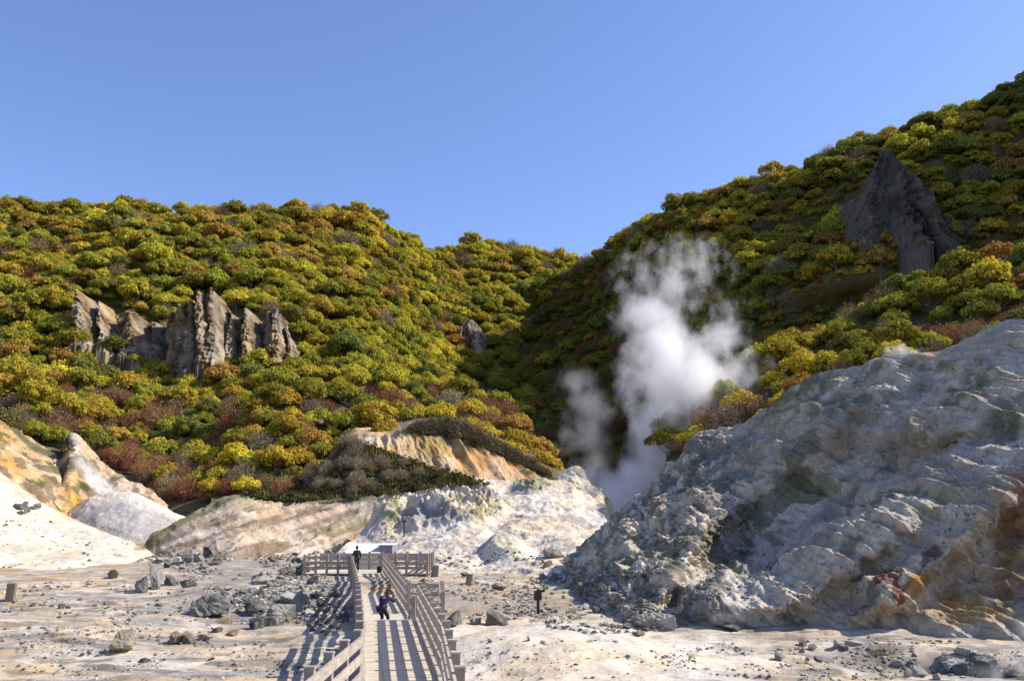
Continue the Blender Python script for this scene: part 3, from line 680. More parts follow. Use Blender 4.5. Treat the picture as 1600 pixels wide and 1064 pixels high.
# colour classes: name, albedo
KIND = {'green': (.31, .29, .04), 'dark green': (.20, .21, .045), 'yellow-green': (.44, .37, .045), 'golden yellow': (.54, .40, .05), 'orange': (.45, .29, .06),
        'rusty red': (.30, .15, .075), 'brown': (.27, .185, .095), 'grey-brown': (.26, .205, .13)}
BARE = {'rusty red', 'brown', 'grey-brown'}
ML = {k: leaf_mat(k + ' leaves', v, .12 if k in BARE else .35) for k, v in KIND.items()}
CM = {}; TM = []
for k in range(6):
    v, f, q = crown_data(20 + k, tall=(1., .8, 1.3, .95, 1.55, 1.1)[k], nl=(18, 24, 14, 20, 17, 11)[k], per=(260, 240, 250, 260, 240, 190)[k]); me = mesh_np('crown', v, f); set_rnd(me, 0, rng, q); mk_ = me.data; bpy.data.objects.remove(me)
    for c_ in KIND:
        if c_ not in BARE: CM[(c_, k)] = mk_.copy(); CM[(c_, k)].materials.append(ML[c_])
    v, f, q = twig_crown(30 + k); me = mesh_np('crown', v, f); set_rnd(me, 0, rng, q); mk_ = me.data; bpy.data.objects.remove(me)
    for c_ in BARE: CM[(c_, k)] = mk_.copy(); CM[(c_, k)].materials.append(ML[c_])
    v, f = trunk_data(k); me = mesh_np('trunk', v, f, M_BARK, smooth=True); TM.append(me.data); bpy.data.objects.remove(me)

# ---- where the trees stand
cands = []                                   # x, y, z, size, class, region
def pick(rs, w):
    ks = list(w); p = np.array([w[k] for k in ks], float); return ks[rs.choice(len(ks), p=p / p.sum())]
def scatter(P, size, spacing, classes, region, excl, seed, rows=None):
    rs = np.random.RandomState(seed)
    Q = P if rows is None else P[rows[0]:rows[1]]
    A = np.linalg.norm(np.cross(Q[1:, :-1] - Q[:-1, :-1], Q[:-1, 1:] - Q[:-1, :-1])[..., :], axis=-1)
    Axy = A.ravel(); n = int(Axy.sum() / 3.); idx = rs.choice(len(Axy), n, p=Axy / Axy.sum())
    i, j = np.divmod(idx, Q.shape[1] - 1); fu, fv = rs.uniform(0, 1, (2, n))
    p = Q[i, j] + (Q[i, j + 1] - Q[i, j]) * fu[:, None] + (Q[i + 1, j] - Q[i, j]) * fv[:, None]
    PX, PY, D = proj(p); cell = {}; out = 0
    N8 = fbm(p * .035, 3, off=8.); N18 = fbm(p * .03, 3, off=18.); KN = {c: np.exp(3.4 * fbm(p * .028, 3, off=100. + 13 * q)) for q, c in enumerate(KIND)}
    for k in range(n):
        if not (-420 < PX[k] < 2020): continue
        if excl is not None and excl(PX[k], PY[k], p[k]): continue
        s = size(p[k], PX[k], PY[k]) * rs.uniform(.62, 1.3); sp_ = spacing * s
        g = (int(p[k][0] // 8), int(p[k][1] // 8), int(p[k][2] // 8)); ok = True
        for a in (-1, 0, 1):
            for b in (-1, 0, 1):
                for c in (-1, 0, 1):
                    for (q, s2) in cell.get((g[0] + a, g[1] + b, g[2] + c), ()):
                        if np.sum((q - p[k]) ** 2) < (.5 * (sp_ + spacing * s2)) ** 2: ok = False; break
                    if not ok: break
                if not ok: break
            if not ok: break
        if not ok: continue
        cell.setdefault(g, []).append((p[k], s)); out += 1
        NZC[8.] = float(N8[k]); NZC[18.] = float(N18[k]); wts = classes(PX[k], PY[k], p[k])
        cands.append((p[k][0], p[k][1], p[k][2], s, pick(rs, {c: max(v_, 0) * KN[c][k] for c, v_ in wts.items()}), region, PX[k], PY[k]))
NZC = {}
def nz(p, s=.03, off=0.): return NZC[off]
def cl_left(px, py, p):
    low = float(sm(py, 590, 720)); v = nz(p, .035, 8.)
    w = {'green': 3.2, 'yellow-green': 4., 'golden yellow': .6 + 2.4 * max(0, v + .1), 'orange': .45 + 2.4 * max(0, v - .05), 'dark green': .9, 'rusty red': .1, 'grey-brown': .30 + 2 * max(0, -v - .25), 'brown': .25}
    if low > 0: w['rusty red'] += 3.4 * low; w['brown'] += 1.8 * low; w['grey-brown'] += .7 * low; w['orange'] += .3 * low; w['yellow-green'] += -1.8 * low; w['green'] -= 1. * low
    if py < 480: w['orange'] += .35; w['golden yellow'] += .4
    return w
def cl_right(px, py, p):
    v = nz(p, .03, 18.)
    w = {'green': 3., 'yellow-green': 3.4, 'golden yellow': 1. + 3 * max(0, v), 'orange': .9 + 1.5 * max(0, v), 'dark green': 1.5, 'rusty red': .15, 'brown': .3, 'grey-brown': .3}
    if py > 520: w.update({'rusty red': 4.5, 'brown': 2.2, 'grey-brown': 1.4, 'orange': 1.8, 'yellow-green': 1.6})
    if 820 < px < 1080 and 430 < py < 720: w.update({'dark green': 5, 'green': 2.5, 'golden yellow': .2, 'orange': .2, 'yellow-green': .8})
    return w
def cl_spur(px, py, p):
    w = cl_left(px, py, p); w['golden yellow'] += 1.2
    if px > 700 and py > 600: w['orange'] += 2.5; w['golden yellow'] += 3; w['rusty red'] += 1.2
    return w
cl = [(a, b) for a, b in CLIFF_L]
def near_poly(px, py, poly, dy0, dy1):
    return inpoly(px, py + dy0, poly) or inpoly(px, py, poly) or inpoly(px, py + dy1, poly)
def ex_left(px, py, p):
    # keep cliff faces clear: no tree whose crown would stand in front of them
    if (inpoly(px, py, CLIFF_L) and py > 508) or inpoly(px, py - 14, CLIFF_L) or inpoly(px, py - 26, CLIFF_L): return True
    if inpoly(px, py - 10, ROCKV) or inpoly(px, py, ROCKV) or inpoly(px, py - 22, ROCKV): return True
    if px < 270 and py > crest_os(px) - 4: return True
    return False
def ex_right(px, py, p):
    return bool(inpoly(px, py, PYR) and py < 350)
sz = lambda p, px, py: 2.9 + .0066 * max(0, p[1] - 110)
sz_low = lambda p, px, py: 2.35 + .0066 * max(0, p[1] - 100)
scatter(TERR['left_hill'], lambda p, px, py: sz(p, px, py) * (1 - .25 * float(sm(py, 620, 740))), 1.0, cl_left, 'left', ex_left, 1, (2, 135))
scatter(TERR['left_hill'], lambda p, px, py: .55 * sz(p, px, py), 1.5, cl_left, 'left', ex_left, 31, (2, 135))
L_ = [k for k in TERR if k.startswith('wooded')]
scatter(TERR['wooded_spur'], sz_low, 1.0, cl_spur, 'spur', lambda px, py, p: False, 2, (2, 76))
scatter(TERR['right_hill'], lambda p, px, py: .55 * sz(p, px, py), 1.15, cl_right, 'right', ex_right, 33, (2, 156))
scatter(TERR['right_hill'], sz, 1.0, cl_right, 'right', ex_right, 3, (2, 156))
scatter(TERR['wooded_spur2'], sz_low, 1.08, lambda px, py, p: dict(cl_right(px, py, p), **({'rusty red': 2.6, 'brown': 1.2} if py > 420 else {})), 'rspur', None, 4, (2, 76))
# shrubs on the brush slope, at the top of the ochre slope and behind the bluff
def cl_brush(px, py, p): return {'brown': 3, 'grey-brown': 5, 'rusty red': .8}
scatter(TERR['brush_slope'], lambda p, px, py: 1.25, .95, cl_brush, 'brush', lambda px, py, p: px < 480 or py > 782 or px > 740 or py < float(np.interp(px, [545, 600, 660, 720], [700, 718, 742, 758])), 5, (2, 40))
CA = np.array([c[:4] for c in cands]); PXc, PYc, Dc = proj(CA[:, :3] + np.array([0, 0, 1.]) * CA[:, 3:4] * .9)
vis = np.zeros(len(cands), bool); o3 = Vector((0, 0, CAMZ))
for k in range(len(cands)):
    if not (-20 < PXc[k] < 1620 and -20 < PYc[k] < 1080): continue
    tgt = Vector(CA[k, :3]) + Vector((0, 0, CA[k, 3] * 1.0)); d = tgt - o3; L = d.length
    h = BVH.ray_cast(o3, d.normalized(), L - CA[k, 3] * .8)
    vis[k] = h[0] is None
print('trees', len(cands), 'visible', vis.sum())
pxs = CA[:, 3] / Dc
leafy = np.array([c[4] not in BARE for c in cands])
def region_phrase(px, py, reg):
    if reg == 'brush': return 'on the brushy slope below the ochre bluff'
    if reg == 'spur':
        if px < 520: return 'at the left foot of the wooded spur'
        if px < 640: return 'on the wooded spur above the ochre bluff' if py < 640 else 'just left of the ochre bluff'
        return 'above the top of the ochre bluff' if px < 740 else 'beside the dark valley at the right end of the spur'
    if reg == 'left':
        if px < 250 and py > 620: return 'above the ochre slope at the left edge' if px < 120 else 'right of the ochre slope'
        if py > 640: return 'at the hill foot behind the brown mound' if px < 420 else 'at the hill foot left of the ochre bluff'
        if 95 < px < 490: return 'below the pale columnar cliff' if py > 530 else 'above the pale columnar cliff'
        if px <= 95: return 'left of the columnar cliff'
        return 'right of the columnar cliff' if px < 620 else 'near the small rock in the valley'
    if reg == 'rspur':
        if px < 1180: return 'on the low right spur behind the steam'
        return 'on the low right spur above the white ridge crest' if py > 470 else 'on top of the low right spur'
    if px < 1080: return 'in the shaded valley behind the steam'
    if py < 330: return 'high on the right hill by the pointed rock'
    return 'in the middle of the right hill'
order = np.argsort(-pxs); named = []
cl_n = 0; cb_n = 0
for k in order:
    if not vis[k]: continue
    if leafy[k] and cl_n < 290: cl_n += 1; named.append(k)
    elif (not leafy[k]) and cb_n < 200: cb_n += 1; named.append(k)
nset = set(named); SRC = {}
XY = np.array([(PXc[k], PYc[k]) for k in named])
def size_word(s, med): return 'big' if s > med * 1.15 else ('small' if s < med * .85 else 'middle-sized')
med = np.median([CA[k, 3] for k in named])
for i, k in enumerate(named):
    x, y, z, s, c, reg, _, _ = cands[k]; bare = c in BARE
    t = bpy.data.objects.new('bare_tree' if bare else 'broadleaf_tree', None); C.objects.link(t)
    t.location = (x, y, z - .1 * s); t.rotation_euler = (0, 0, rng.uniform(0, 6.28)); t.scale = (s, s, s * rng.uniform(.95, 1.3)); t.empty_display_size = .1
    v = rng.randint(6)
    cr_ = bpy.data.objects.new('crown', CM[(c, v)]); C.objects.link(cr_); cr_.parent = t; cr_.location = (0, 0, .0 if bare else .22)
    SRC.setdefault((c, v), cr_)
    tr = bpy.data.objects.new('trunk', TM[v]); C.objects.link(tr); tr.parent = t
    # the two nearest neighbours in the picture tell it apart from others of its colour
    dd = np.hypot(*(XY - XY[i]).T); dd[i] = 1e9; nb = np.argsort(dd)[:6]
    lf = next((cands[named[q]][4] for q in nb if XY[q, 0] < XY[i, 0] - 4), None); rt = next((cands[named[q]][4] for q in nb if XY[q, 0] > XY[i, 0] + 4), None)
    ph = region_phrase(PXc[k], PYc[k], reg)
    lab = '%s %s tree %s' % (size_word(s, med), c + (' half-bare' if bare else ' leafy'), ph)
    tl = (' with %s crown at left' % lf) if lf else ''
    lab = lab if len((lab + tl).split()) > 16 else lab + tl
    tag(t, lab, 'tree', ('half-bare trees ' if bare else 'leafy trees ') + ph)
# ---- every further tree: one wood, instanced from the crowns that stand above
rest = [k for k in range(len(cands)) if k not in nset]
combos = list(SRC); cidx = {}
for q, kk in enumerate(combos): cidx.setdefault(kk[0], []).append(q)
pm = bpy.data.meshes.new('distant_forest'); pm.vertices.add(len(rest))
pm.vertices.foreach_set('co', (CA[rest, :3] + np.array([0, 0, .08]) * CA[rest, 3:4]).astype(np.float32).ravel())
ai = pm.attributes.new('cls', 'INT', 'POINT'); ai.data.foreach_set('value', np.array([cidx[cands[k][4]][rng.randint(len(cidx[cands[k][4]]))] for k in rest], np.int32))
af = pm.attributes.new('sz', 'FLOAT', 'POINT'); af.data.foreach_set('value', CA[rest, 3].astype(np.float32))
ar = pm.attributes.new('rot', 'FLOAT', 'POINT'); ar.data.foreach_set('value', rng.uniform(0, 6.28, len(rest)).astype(np.float32))
fo = bpy.data.objects.new('distant_forest', pm); C.objects.link(fo)
tag(fo, 'dense autumn forest of far green, yellow and orange crowns covering both hills', 'forest', kind='stuff')
ng = bpy.data.node_groups.new('forest', 'GeometryNodeTree')
ng.interface.new_socket('Geometry', in_out='INPUT', socket_type='NodeSocketGeometry'); ng.interface.new_socket('Geometry', in_out='OUTPUT', socket_type='NodeSocketGeometry')
gi = ng.nodes.new('NodeGroupInput'); go = ng.nodes.new('NodeGroupOutput'); jn = ng.nodes.new('GeometryNodeJoinGeometry')
def nattr(nm, ty):
    k = ng.nodes.new('GeometryNodeInputNamedAttribute'); k.data_type = ty; k.inputs['Name'].default_value = nm; return k.outputs[0]
a_cls, a_sz, a_rot = nattr('cls', 'INT'), nattr('sz', 'FLOAT'), nattr('rot', 'FLOAT')
szv = ng.nodes.new('ShaderNodeVectorMath'); szv.operation = 'SCALE'; szv.inputs[0].default_value = (1, 1, 1.2); ng.links.new(a_sz, szv.inputs['Scale'])
cx = ng.nodes.new('ShaderNodeCombineXYZ'); ng.links.new(a_rot, cx.inputs[2])
for q, kk in enumerate(combos):
    ob = ng.nodes.new('GeometryNodeObjectInfo'); ob.inputs['Object'].default_value = SRC[kk]; ob.inputs['As Instance'].default_value = True; ob.transform_space = 'ORIGINAL'
    cp = ng.nodes.new('FunctionNodeCompare'); cp.data_type = 'INT'; cp.operation = 'EQUAL'; ng.links.new(a_cls, cp.inputs[2]); cp.inputs[3].default_value = q
    ip = ng.nodes.new('GeometryNodeInstanceOnPoints'); ng.links.new(gi.outputs[0], ip.inputs['Points']); ng.links.new(cp.outputs[0], ip.inputs['Selection'])
    ng.links.new(ob.outputs['Geometry'], ip.inputs['Instance']); ng.links.new(cx.outputs[0], ip.inputs['Rotation']); ng.links.new(szv.outputs[0], ip.inputs['Scale'])
    ng.links.new(ip.outputs[0], jn.inputs[0])
ng.links.new(jn.outputs[0], go.inputs[0])
md = fo.modifiers.new('forest', 'NODES'); md.node_group = ng

# ------------------------------------------------------------------ boardwalk
class MB:
    """collects oriented boxes into one mesh"""
    def __init__(s): s.V = []; s.F = []; s.n = 0
    def add(s, v, f):
        s.V.append(np.array(v, float)); s.F += [tuple(q + s.n for q in p) for p in f]; s.n += len(v)
    def beam(s, a, b, w, h, up=(0, 0, 1), bev=0.):
        a = Vector(a); b = Vector(b); d = (b - a).normalized(); u = Vector(up); sd = d.cross(u)
        if sd.length < 1e-4: sd = Vector((1, 0, 0))
        sd.normalize(); u = sd.cross(d).normalized()
        v = []
        for p in (a, b):
            for i, j in ((-1, -1), (1, -1), (1, 1), (-1, 1)): v.append(p + sd * i * w / 2 + u * j * h / 2)
        s.add(v, [(0, 1, 2, 3), (7, 6, 5, 4), (0, 4, 5, 1), (1, 5, 6, 2), (2, 6, 7, 3), (3, 7, 4, 0)])
    def box(s, x0, y0, z0, x1, y1, z1): s.beam(((x0 + x1) / 2, y0, (z0 + z1) / 2), ((x0 + x1) / 2, y1, (z0 + z1) / 2), x1 - x0, z1 - z0)
    def build(s, name, mat, parent=None, bevel=0., smooth=False):
        me = bpy.data.meshes.new(name); me.from_pydata(np.concatenate(s.V).tolist(), [], s.F); me.materials.append(mat); me.validate()
        o = bpy.data.objects.new(name, me); C.objects.link(o); o.parent = parent
        if bevel:
            m = o.modifiers.new('bevel', 'BEVEL'); m.width = bevel; m.segments = 2; m.limit_method = 'ANGLE'
        if smooth:
            for p in me.polygons: p.use_smooth = True
        return o
def empty(name, loc=(0, 0, 0), rz=0.):
    o = bpy.data.objects.new(name, None); C.objects.link(o); o.location = loc; o.rotation_euler = (0, 0, rz); o.empty_display_size = .2; return o
M_DECK = simple_mat('weathered deck boards', (.56, .49, .38), scale=3., var=.4, stretch=(1, 8, 1), bump=.3, dist=.01)
M_RAIL = simple_mat('pale grey-brown rail boards', (.38, .325, .265), scale=3., var=.38, stretch=(1, 1, 5), bump=.2, dist=.01)
M_POST = simple_mat('grey-brown posts', (.30, .25, .205), scale=9., var=.2, bump=.3, dist=.01)
M_GAP = simple_mat('dark joists', (.10, .085, .07), scale=6.)
bw = empty('boardwalk', (-5, 31, .3))
tag(bw, 'weathered grey boardwalk with plank railings, a drop in the middle and a viewing platform', 'boardwalk')
OFF = Vector((-5, 31, .3))
def lerp2(pts, y): return float(np.interp(y, [p[0] for p in pts], [p[1] for p in pts]))
LE = [(12.5, -3.0), (18.5, -3.0), (19.85, -3.18), (31., -5.1), (34, -5.55), (61.5, -10.7)]      # left deck edge: (Y, x)
RE1 = [(12.5, -.65), (20, -1.45), (33.2, -3.45)]                                                # right edge of the near deck
RE2 = [(31, -3.45), (35.5, -3.85), (61.5, -8.6)]                                                # right edge of the lower deck
def zdeck(y): return 1.1 if y <= 31.05 else (.6 if y < 66 else .6)
def deck_part(name, y0, y1, RE, z, pitch=.15):
    d = MB(); r2 = random.Random(int(y0)); y = y0; k = 0
    while y < y1 - .02:
        gap = .035 if k % 6 == 5 else .010
        xl, xr = lerp2(LE, y + .07), lerp2(RE, y + .07); sl_ = (lerp2(LE, y + .5) - lerp2(LE, y - .5)); xm = (xl * .72 + xr * .28); xm2 = (xl * .42 + xr * .58)
        for a, b in ((xl, xm - .008), (xm + .008, xm2 - .008), (xm2 + .008, xr)):
            zz = z - .02 + r2.uniform(-.003, .003)
            d.beam((a, y + pitch / 2, zz), (b, y + pitch / 2, zz), pitch - gap, .04)
        y += pitch; k += 1
    o = d.build(name, M_DECK, bw); o.location = -OFF; return o
deck_part('deck', 12.6, 31.05, RE1, 1.1); deck_part('deck', 31.75, 61.4, RE2, .6)
st = MB()
st.beam((-5.15, 31.24, .85), (-3.3, 31.24, .85), .34, .05); st.beam((-5.2, 31.58, .70), (-3.4, 31.58, .70), .3, .05)
o = st.build('step', M_DECK, bw); o.location = -OFF
# platform
PX0, PX1, PY0, PY1, PZ = -13.9, -5.6, 61.5, 66.0, .6
d = MB(); y = PY0
while y < PY1 - .1:
    d.beam((PX0, y + .07, PZ - .02), (PX1, y + .07, PZ - .02), .14, .04); y += .15
o = d.build('platform_deck', M_DECK, bw); o.location = -OFF
# joists, kerbs and supports
j = MB()
for y0, y1, RE, z in ((12.6, 31., RE1, 1.1), (31.8, 61.3, RE2, .6)):
    n = 12
    for k in range(n):
        a = y0 + (y1 - y0) * k / n; b_ = y0 + (y1 - y0) * (k + 1) / n
        for f in (.08, .5, .92):
            xa = lerp2(LE, a) * (1 - f) + lerp2(RE, a) * f; xb = lerp2(LE, b_) * (1 - f) + lerp2(RE, b_) * f
            j.beam((xa, a, z - .15), (xb, b_, z - .15), .1, .2)
j.beam((PX0, PY0 + .06, PZ - .16), (PX1, PY0 + .06, PZ - .16), .1, .22); j.beam((PX0, PY1 - .06, PZ - .16), (PX1, PY1 - .06, PZ - .16), .1, .22)
o = j.build('joist', M_GAP, bw); o.location = -OFF
kb = MB()
for pts, z, y0, y1 in ((LE, 1.1, 12.6, 31.), (RE1, 1.1, 12.6, 31.), (LE, .6, 31.8, 61.3), (RE2, .6, 31.8, 61.3)):
    s_ = .07 if pts is LE else -.07; n = 14
    for k in range(n):
        a = y0 + (y1 - y0) * k / n; b_ = y0 + (y1 - y0) * (k + 1) / n
        kb.beam((lerp2(pts, a) + s_, a, z + .05), (lerp2(pts, b_) + s_, b_, z + .05), .08, .1)
o = kb.build('kerb', M_RAIL, bw); o.location = -OFF
for y in list(np.arange(13.5, 31, 3.4)) + list(np.arange(33, 61, 4.6)):
    RE = RE1 if y < 31 else RE2; z = (1.1 if y < 31 else .6) - .25
    for x in (lerp2(LE, y) + .1, lerp2(RE, y) - .1):
        g = drop(x, y, 3.); s_ = MB(); s_.beam((x, y, g[2] - .2 if g else -.2), (x, y, z), .14, .14, up=(0, 1, 0)); o = s_.build('support_post', M_POST, bw); o.location = -OFF
for x in np.linspace(PX0 + .1, PX1 - .1, 6):
    for y in (PY0 + .1, PY1 - .1):
        g = drop(x, y, 3.); s_ = MB(); s_.beam((x, y, (g[2] if g else 0) - .3), (x, y, PZ - .05), .16, .16, up=(0, 1, 0)); o = s_.build('support_post', M_POST, bw); o.location = -OFF
HT = 1.22
def railing(pts, step, side, z, ht=HT, boards=((1.12, .19), (.78, .17), (.44, .17)), lab=None):
    """posts with three boards; pts = polyline (x, y); the boards sit on the given side of the posts"""
    root = empty('railing', tuple(Vector((pts[0][0], pts[0][1], z)) - OFF)); root.parent = bw
    if lab: root['label'] = lab
    o3_ = Vector((pts[0][0], pts[0][1], z))
    zf = z if callable(z) else (lambda y: z)
    first = True
    for (xa, ya), (xb, yb) in zip(pts[:-1], pts[1:]):
        a = Vector((xa, ya, 0)); b_ = Vector((xb, yb, 0)); L = (b_ - a).length; n = max(1, round(L / step)); dr = (b_ - a).normalized(); nr = Vector((dr.y, -dr.x, 0)) * side
        for k in range(n + 1):
            if k == 0 and not first: continue
            p = a.lerp(b_, k / n); m = MB(); m.beam(p + Vector((0, 0, z - .25)) - o3_, p + Vector((0, 0, z + ht - .03)) - o3_, .15, .15, up=dr)
            q = m.build('post', M_POST, root, bevel=.008)
            c_ = MB(); c_.beam(p + Vector((0, 0, z + ht - .03)) - o3_, p + Vector((0, 0, z + ht)) - o3_, .17, .17, up=dr); c_.build('post_cap', M_RAIL, root)
        for hz_, hh in boards:
            m = MB()
            for k in range(n):
                p = a.lerp(b_, k / n) + dr * .006; q = a.lerp(b_, (k + 1) / n) - dr * .006; of = nr * (.075 + .024) + Vector((0, 0, z + hz_ - hh / 2)) - o3_
                m.beam(p + of, q + of, .045, hh)
            m.build('rail', M_RAIL, root)
        first = False
    return root
def edge(pts, ys_, off): return [(lerp2(pts, y) + off, y) for y in ys_]
railing(edge(LE, [12.8, 18.5, 20, 31], -.05), 1.5, 1, 1.1, lab='left railing of the near deck')
railing(edge(RE1, [12.8, 20, 30.9], .05), 1.35, -1, 1.1, lab='right railing of the near deck')
railing(edge(LE, [31.8, 34.2, 61.4], -.05), 1.7, 1, .6, lab='left railing of the lower deck')
railing([(-3.35, 31.6), (-3.45, 34.0)], 1.2, -1, .6)
railing(edge(RE2, [37.5, 61.4], .05), 1.7, -1, .6, lab='right railing of the lower deck')
# bay on the right at the drop, closed by a solid board panel
railing([(-2.5, 33.6), (-2.9, 38.2), (-4.25, 38.3)], 1.3, -1, .6, lab='railing of the small bay beside the steps')
bd = MB(); y = 33.4
while y < 38.1:
    bd.beam((-3.6 - .17 * (y - 33.4), y + .07, .56), (-2.45 - .08 * (y - 33.4), y + .07, .56), .14, .04); y += .15
o = bd.build('bay_deck', M_DECK, bw); o.location = -OFF
railing([(PX0 + .05, PY0 + .05), (-10.85, PY0 + .05)], .78, -1, PZ, lab='front left railing of the platform')
railing([(-8.45, PY0 + .05), (PX1 - .05, PY0 + .05)], .78, -1, PZ, lab='front right railing of the platform')
railing([(PX0 + .05, PY1 - .05), (PX1 - .05, PY1 - .05)], .9, 1, PZ, lab='back railing of the platform')
railing([(PX0 + .05, PY0 + .2), (PX0 + .05, PY1 - .2)], 1.3, 1, PZ)
railing([(PX1 - .05, PY0 + .2), (PX1 - .05, PY1 - .2)], 1.3, -1, PZ)

# ------------------------------------------------------------------ people
def skinmesh(name, chains, mat, parent, sub=2, root=0):
    """chains: lists of ((x,y,z), radius) or an index of an earlier vertex to branch from"""
    V = []; E = []; Rr = []
    for ch in chains:
        prev = None
        for it in ch:
            if isinstance(it, int): prev = it; continue
            (x, y, z), r = it; V.append((x, y, z)); Rr.append(r if isinstance(r, tuple) else (r, r))
            if prev is not None: E.append((prev, len(V) - 1))
            prev = len(V) - 1
    me = bpy.data.meshes.new(name); me.from_pydata(V, E, []); o = bpy.data.objects.new(name, me); C.objects.link(o); o.parent = parent
    m = o.modifiers.new('skin', 'SKIN'); m.use_smooth_shade = True
    if not me.skin_vertices:
        bm = bmesh.new(); bm.from_mesh(me); bm.verts.layers.skin.verify(); bm.to_mesh(me); bm.free()
    sk = me.skin_vertices[0].data
    for i, r in enumerate(Rr): sk[i].radius = r; sk[i].use_root = (i == root)
    s = o.modifiers.new('sub', 'SUBSURF'); s.levels = sub; s.render_levels = sub
    me.materials.append(mat); return o
def pmat(n, c, r=.8): return simple_mat(n, c, rough=r, var=.12, scale=12., bump=.15, dist=.005)
M_SKIN = pmat('skin', (.50, .31, .22), .6); M_NAVY = pmat('navy jacket', (.018, .022, .05)); M_BLK = pmat('black cloth', (.018, .018, .02)); M_HAIRB = pmat('brown hair', (.07, .035, .02)); M_HAIRD = pmat('black hair', (.015, .012, .01))
M_EYE = pmat('dark eyes', (.02, .015, .01), .3); M_GREYC = pmat('grey bag cloth', (.16, .17, .20))
def hand(base, d, up, s=1.):
    """five finger chains from the wrist end; returns chains with coordinates"""
    d = Vector(d).normalized(); up = Vector(up); sd = d.cross(up).normalized(); up = sd.cross(d)
    b = Vector(base); out = []
    for k, (o_, ln) in enumerate(((-.03, .068), (-.01, .078), (.01, .073), (.028, .058))):
        k0 = b + d * .085 * s + sd * o_ * s
        out.append([(tuple(k0), .009), (tuple(k0 + d * ln * .45 - up * .008), .0085), (tuple(k0 + d * ln * .75 - up * .026), .008), (tuple(k0 + d * ln * .85 - up * .045), .006)])
    t0 = b + d * .03 * s - sd * .03 * s
    out.append([(tuple(t0), .012), (tuple(t0 + d * .03 - sd * .02 - up * .01), .010), (tuple(t0 + d * .055 - sd * .024 - up * .03), .008)])
    return out
def person(loc, rz, lab, pose, mats, hair_len=.0):
    """pose: dict of joint positions in the figure's own frame (facing +Y)"""
    root = empty('person', loc, rz); tag(root, lab, 'person')
    J = {k: Vector(v) for k, v in pose.items()}
    def seg(a, b, n=2, r=(.04, .03)): return [(tuple(J[a].lerp(J[b], t)), r[0] + (r[1] - r[0]) * t) for t in [(k + 1) / n for k in range(n)]]
    ch = [[(tuple(J['pelvis']), (.15, .11)), (tuple(J['pelvis'].lerp(J['chest'], .5)), (.13, .10)), (tuple(J['chest']), (.16, .11)), (tuple(J['chest'].lerp(J['neck'], .75)), (.10, .08)), (tuple(J['neck']), .052),
           (tuple(J['neck'].lerp(J['head'], .5)), .06), (tuple(J['head']), (.075, .088)), (tuple(J['head'] + (J['head'] - J['neck']).normalized() * .075), (.055, .065))]]
    n = 8
    for s_ in ('l', 'r'):
        ch.append([2, (tuple(J['sh' + s_]), .055), (tuple(J['sh' + s_].lerp(J['el' + s_], .5)), .046), (tuple(J['el' + s_]), .038), (tuple(J['el' + s_].lerp(J['wr' + s_], .5)), .034), (tuple(J['wr' + s_]), .024),
                   (tuple(J['wr' + s_] + (J['wr' + s_] - J['el' + s_]).normalized() * .06), (.036, .016))]); palm = n + 5; n += 6
        d_ = (J['wr' + s_] - J['el' + s_]).normalized()
        for f in hand(J['wr' + s_], d_, Vector((0, 0, 1)) if abs(d_.z) < .8 else Vector((0, 1, 0))):
            ch.append([palm] + f); n += len(f)
    for s_ in ('l', 'r'):
        ch.append([0, (tuple(J['hip' + s_]), .088), (tuple(J['hip' + s_].lerp(J['kn' + s_], .5)), .075), (tuple(J['kn' + s_]), .056), (tuple(J['kn' + s_].lerp(J['an' + s_], .4)), .054), (tuple(J['an' + s_]), .036), (tuple(J['an' + s_] + Vector((0, .13, -.05))), (.038, .026))]); n += 6
    skinmesh('body', ch, M_SKIN, root)
    g = .018
    jk = [[(tuple(J['pelvis'] - Vector((0, 0, .03))), (.185, .14)), (tuple(J['pelvis'].lerp(J['chest'], .5)), (.165, .13)), (tuple(J['chest']), (.185, .135)), (tuple(J['chest'].lerp(J['neck'], .8)), (.10, .09))]]
    for s_ in ('l', 'r'):
        jk.append([2, (tuple(J['sh' + s_]), .078), (tuple(J['sh' + s_].lerp(J['el' + s_], .5)), .066), (tuple(J['el' + s_]), .058), (tuple(J['el' + s_].lerp(J['wr' + s_], .85)), .044)])
    skinmesh('jacket', jk, mats[0], root)
    tr_ = [[(tuple(J['pelvis']), (.165, .125))]]
    for s_ in ('l', 'r'):
        tr_.append([0, (tuple(J['hip' + s_]), .105), (tuple(J['hip' + s_].lerp(J['kn' + s_], .5)), .09), (tuple(J['kn' + s_]), .073), (tuple(J['kn' + s_].lerp(J['an' + s_], .9)), .06)])
    skinmesh('trousers', tr_, mats[1], root)
    for s_ in ('l', 'r'):
        skinmesh('shoe', [[(tuple(J['an' + s_] + Vector((0, -.03, -.04))), (.05, .04)), (tuple(J['an' + s_] + Vector((0, .07, -.055))), (.05, .034)), (tuple(J['an' + s_] + Vector((0, .17, -.065))), (.042, .024))]], M_BLK, root)
    up = (J['head'] - J['neck']).normalized(); fw = Vector(pose.get('face', (0, 1, 0))).normalized(); fw = (fw - up * fw.dot(up)).normalized(); sd = fw.cross(up)
    h = J['head']
    hr = [[(tuple(h - fw * .035 + up * .02), (.088, .085)), (tuple(h - fw * .012 + up * .055), (.075, .065))], [0, (tuple(h - fw * .06 - up * (.05 + hair_len * .3)), (.075, .05)), (tuple(h - fw * .07 - up * (.08 + hair_len)), (.06, .03))]]
    skinmesh('hair', hr, mats[2], root)
    for sx in (-1, 1):
        m = MB(); c = h + fw * .079 + sd * sx * .03 + up * .012
        m.beam(c, c + fw * .012, .022, .012, up=tuple(up)); m.build('eye', M_EYE, root)
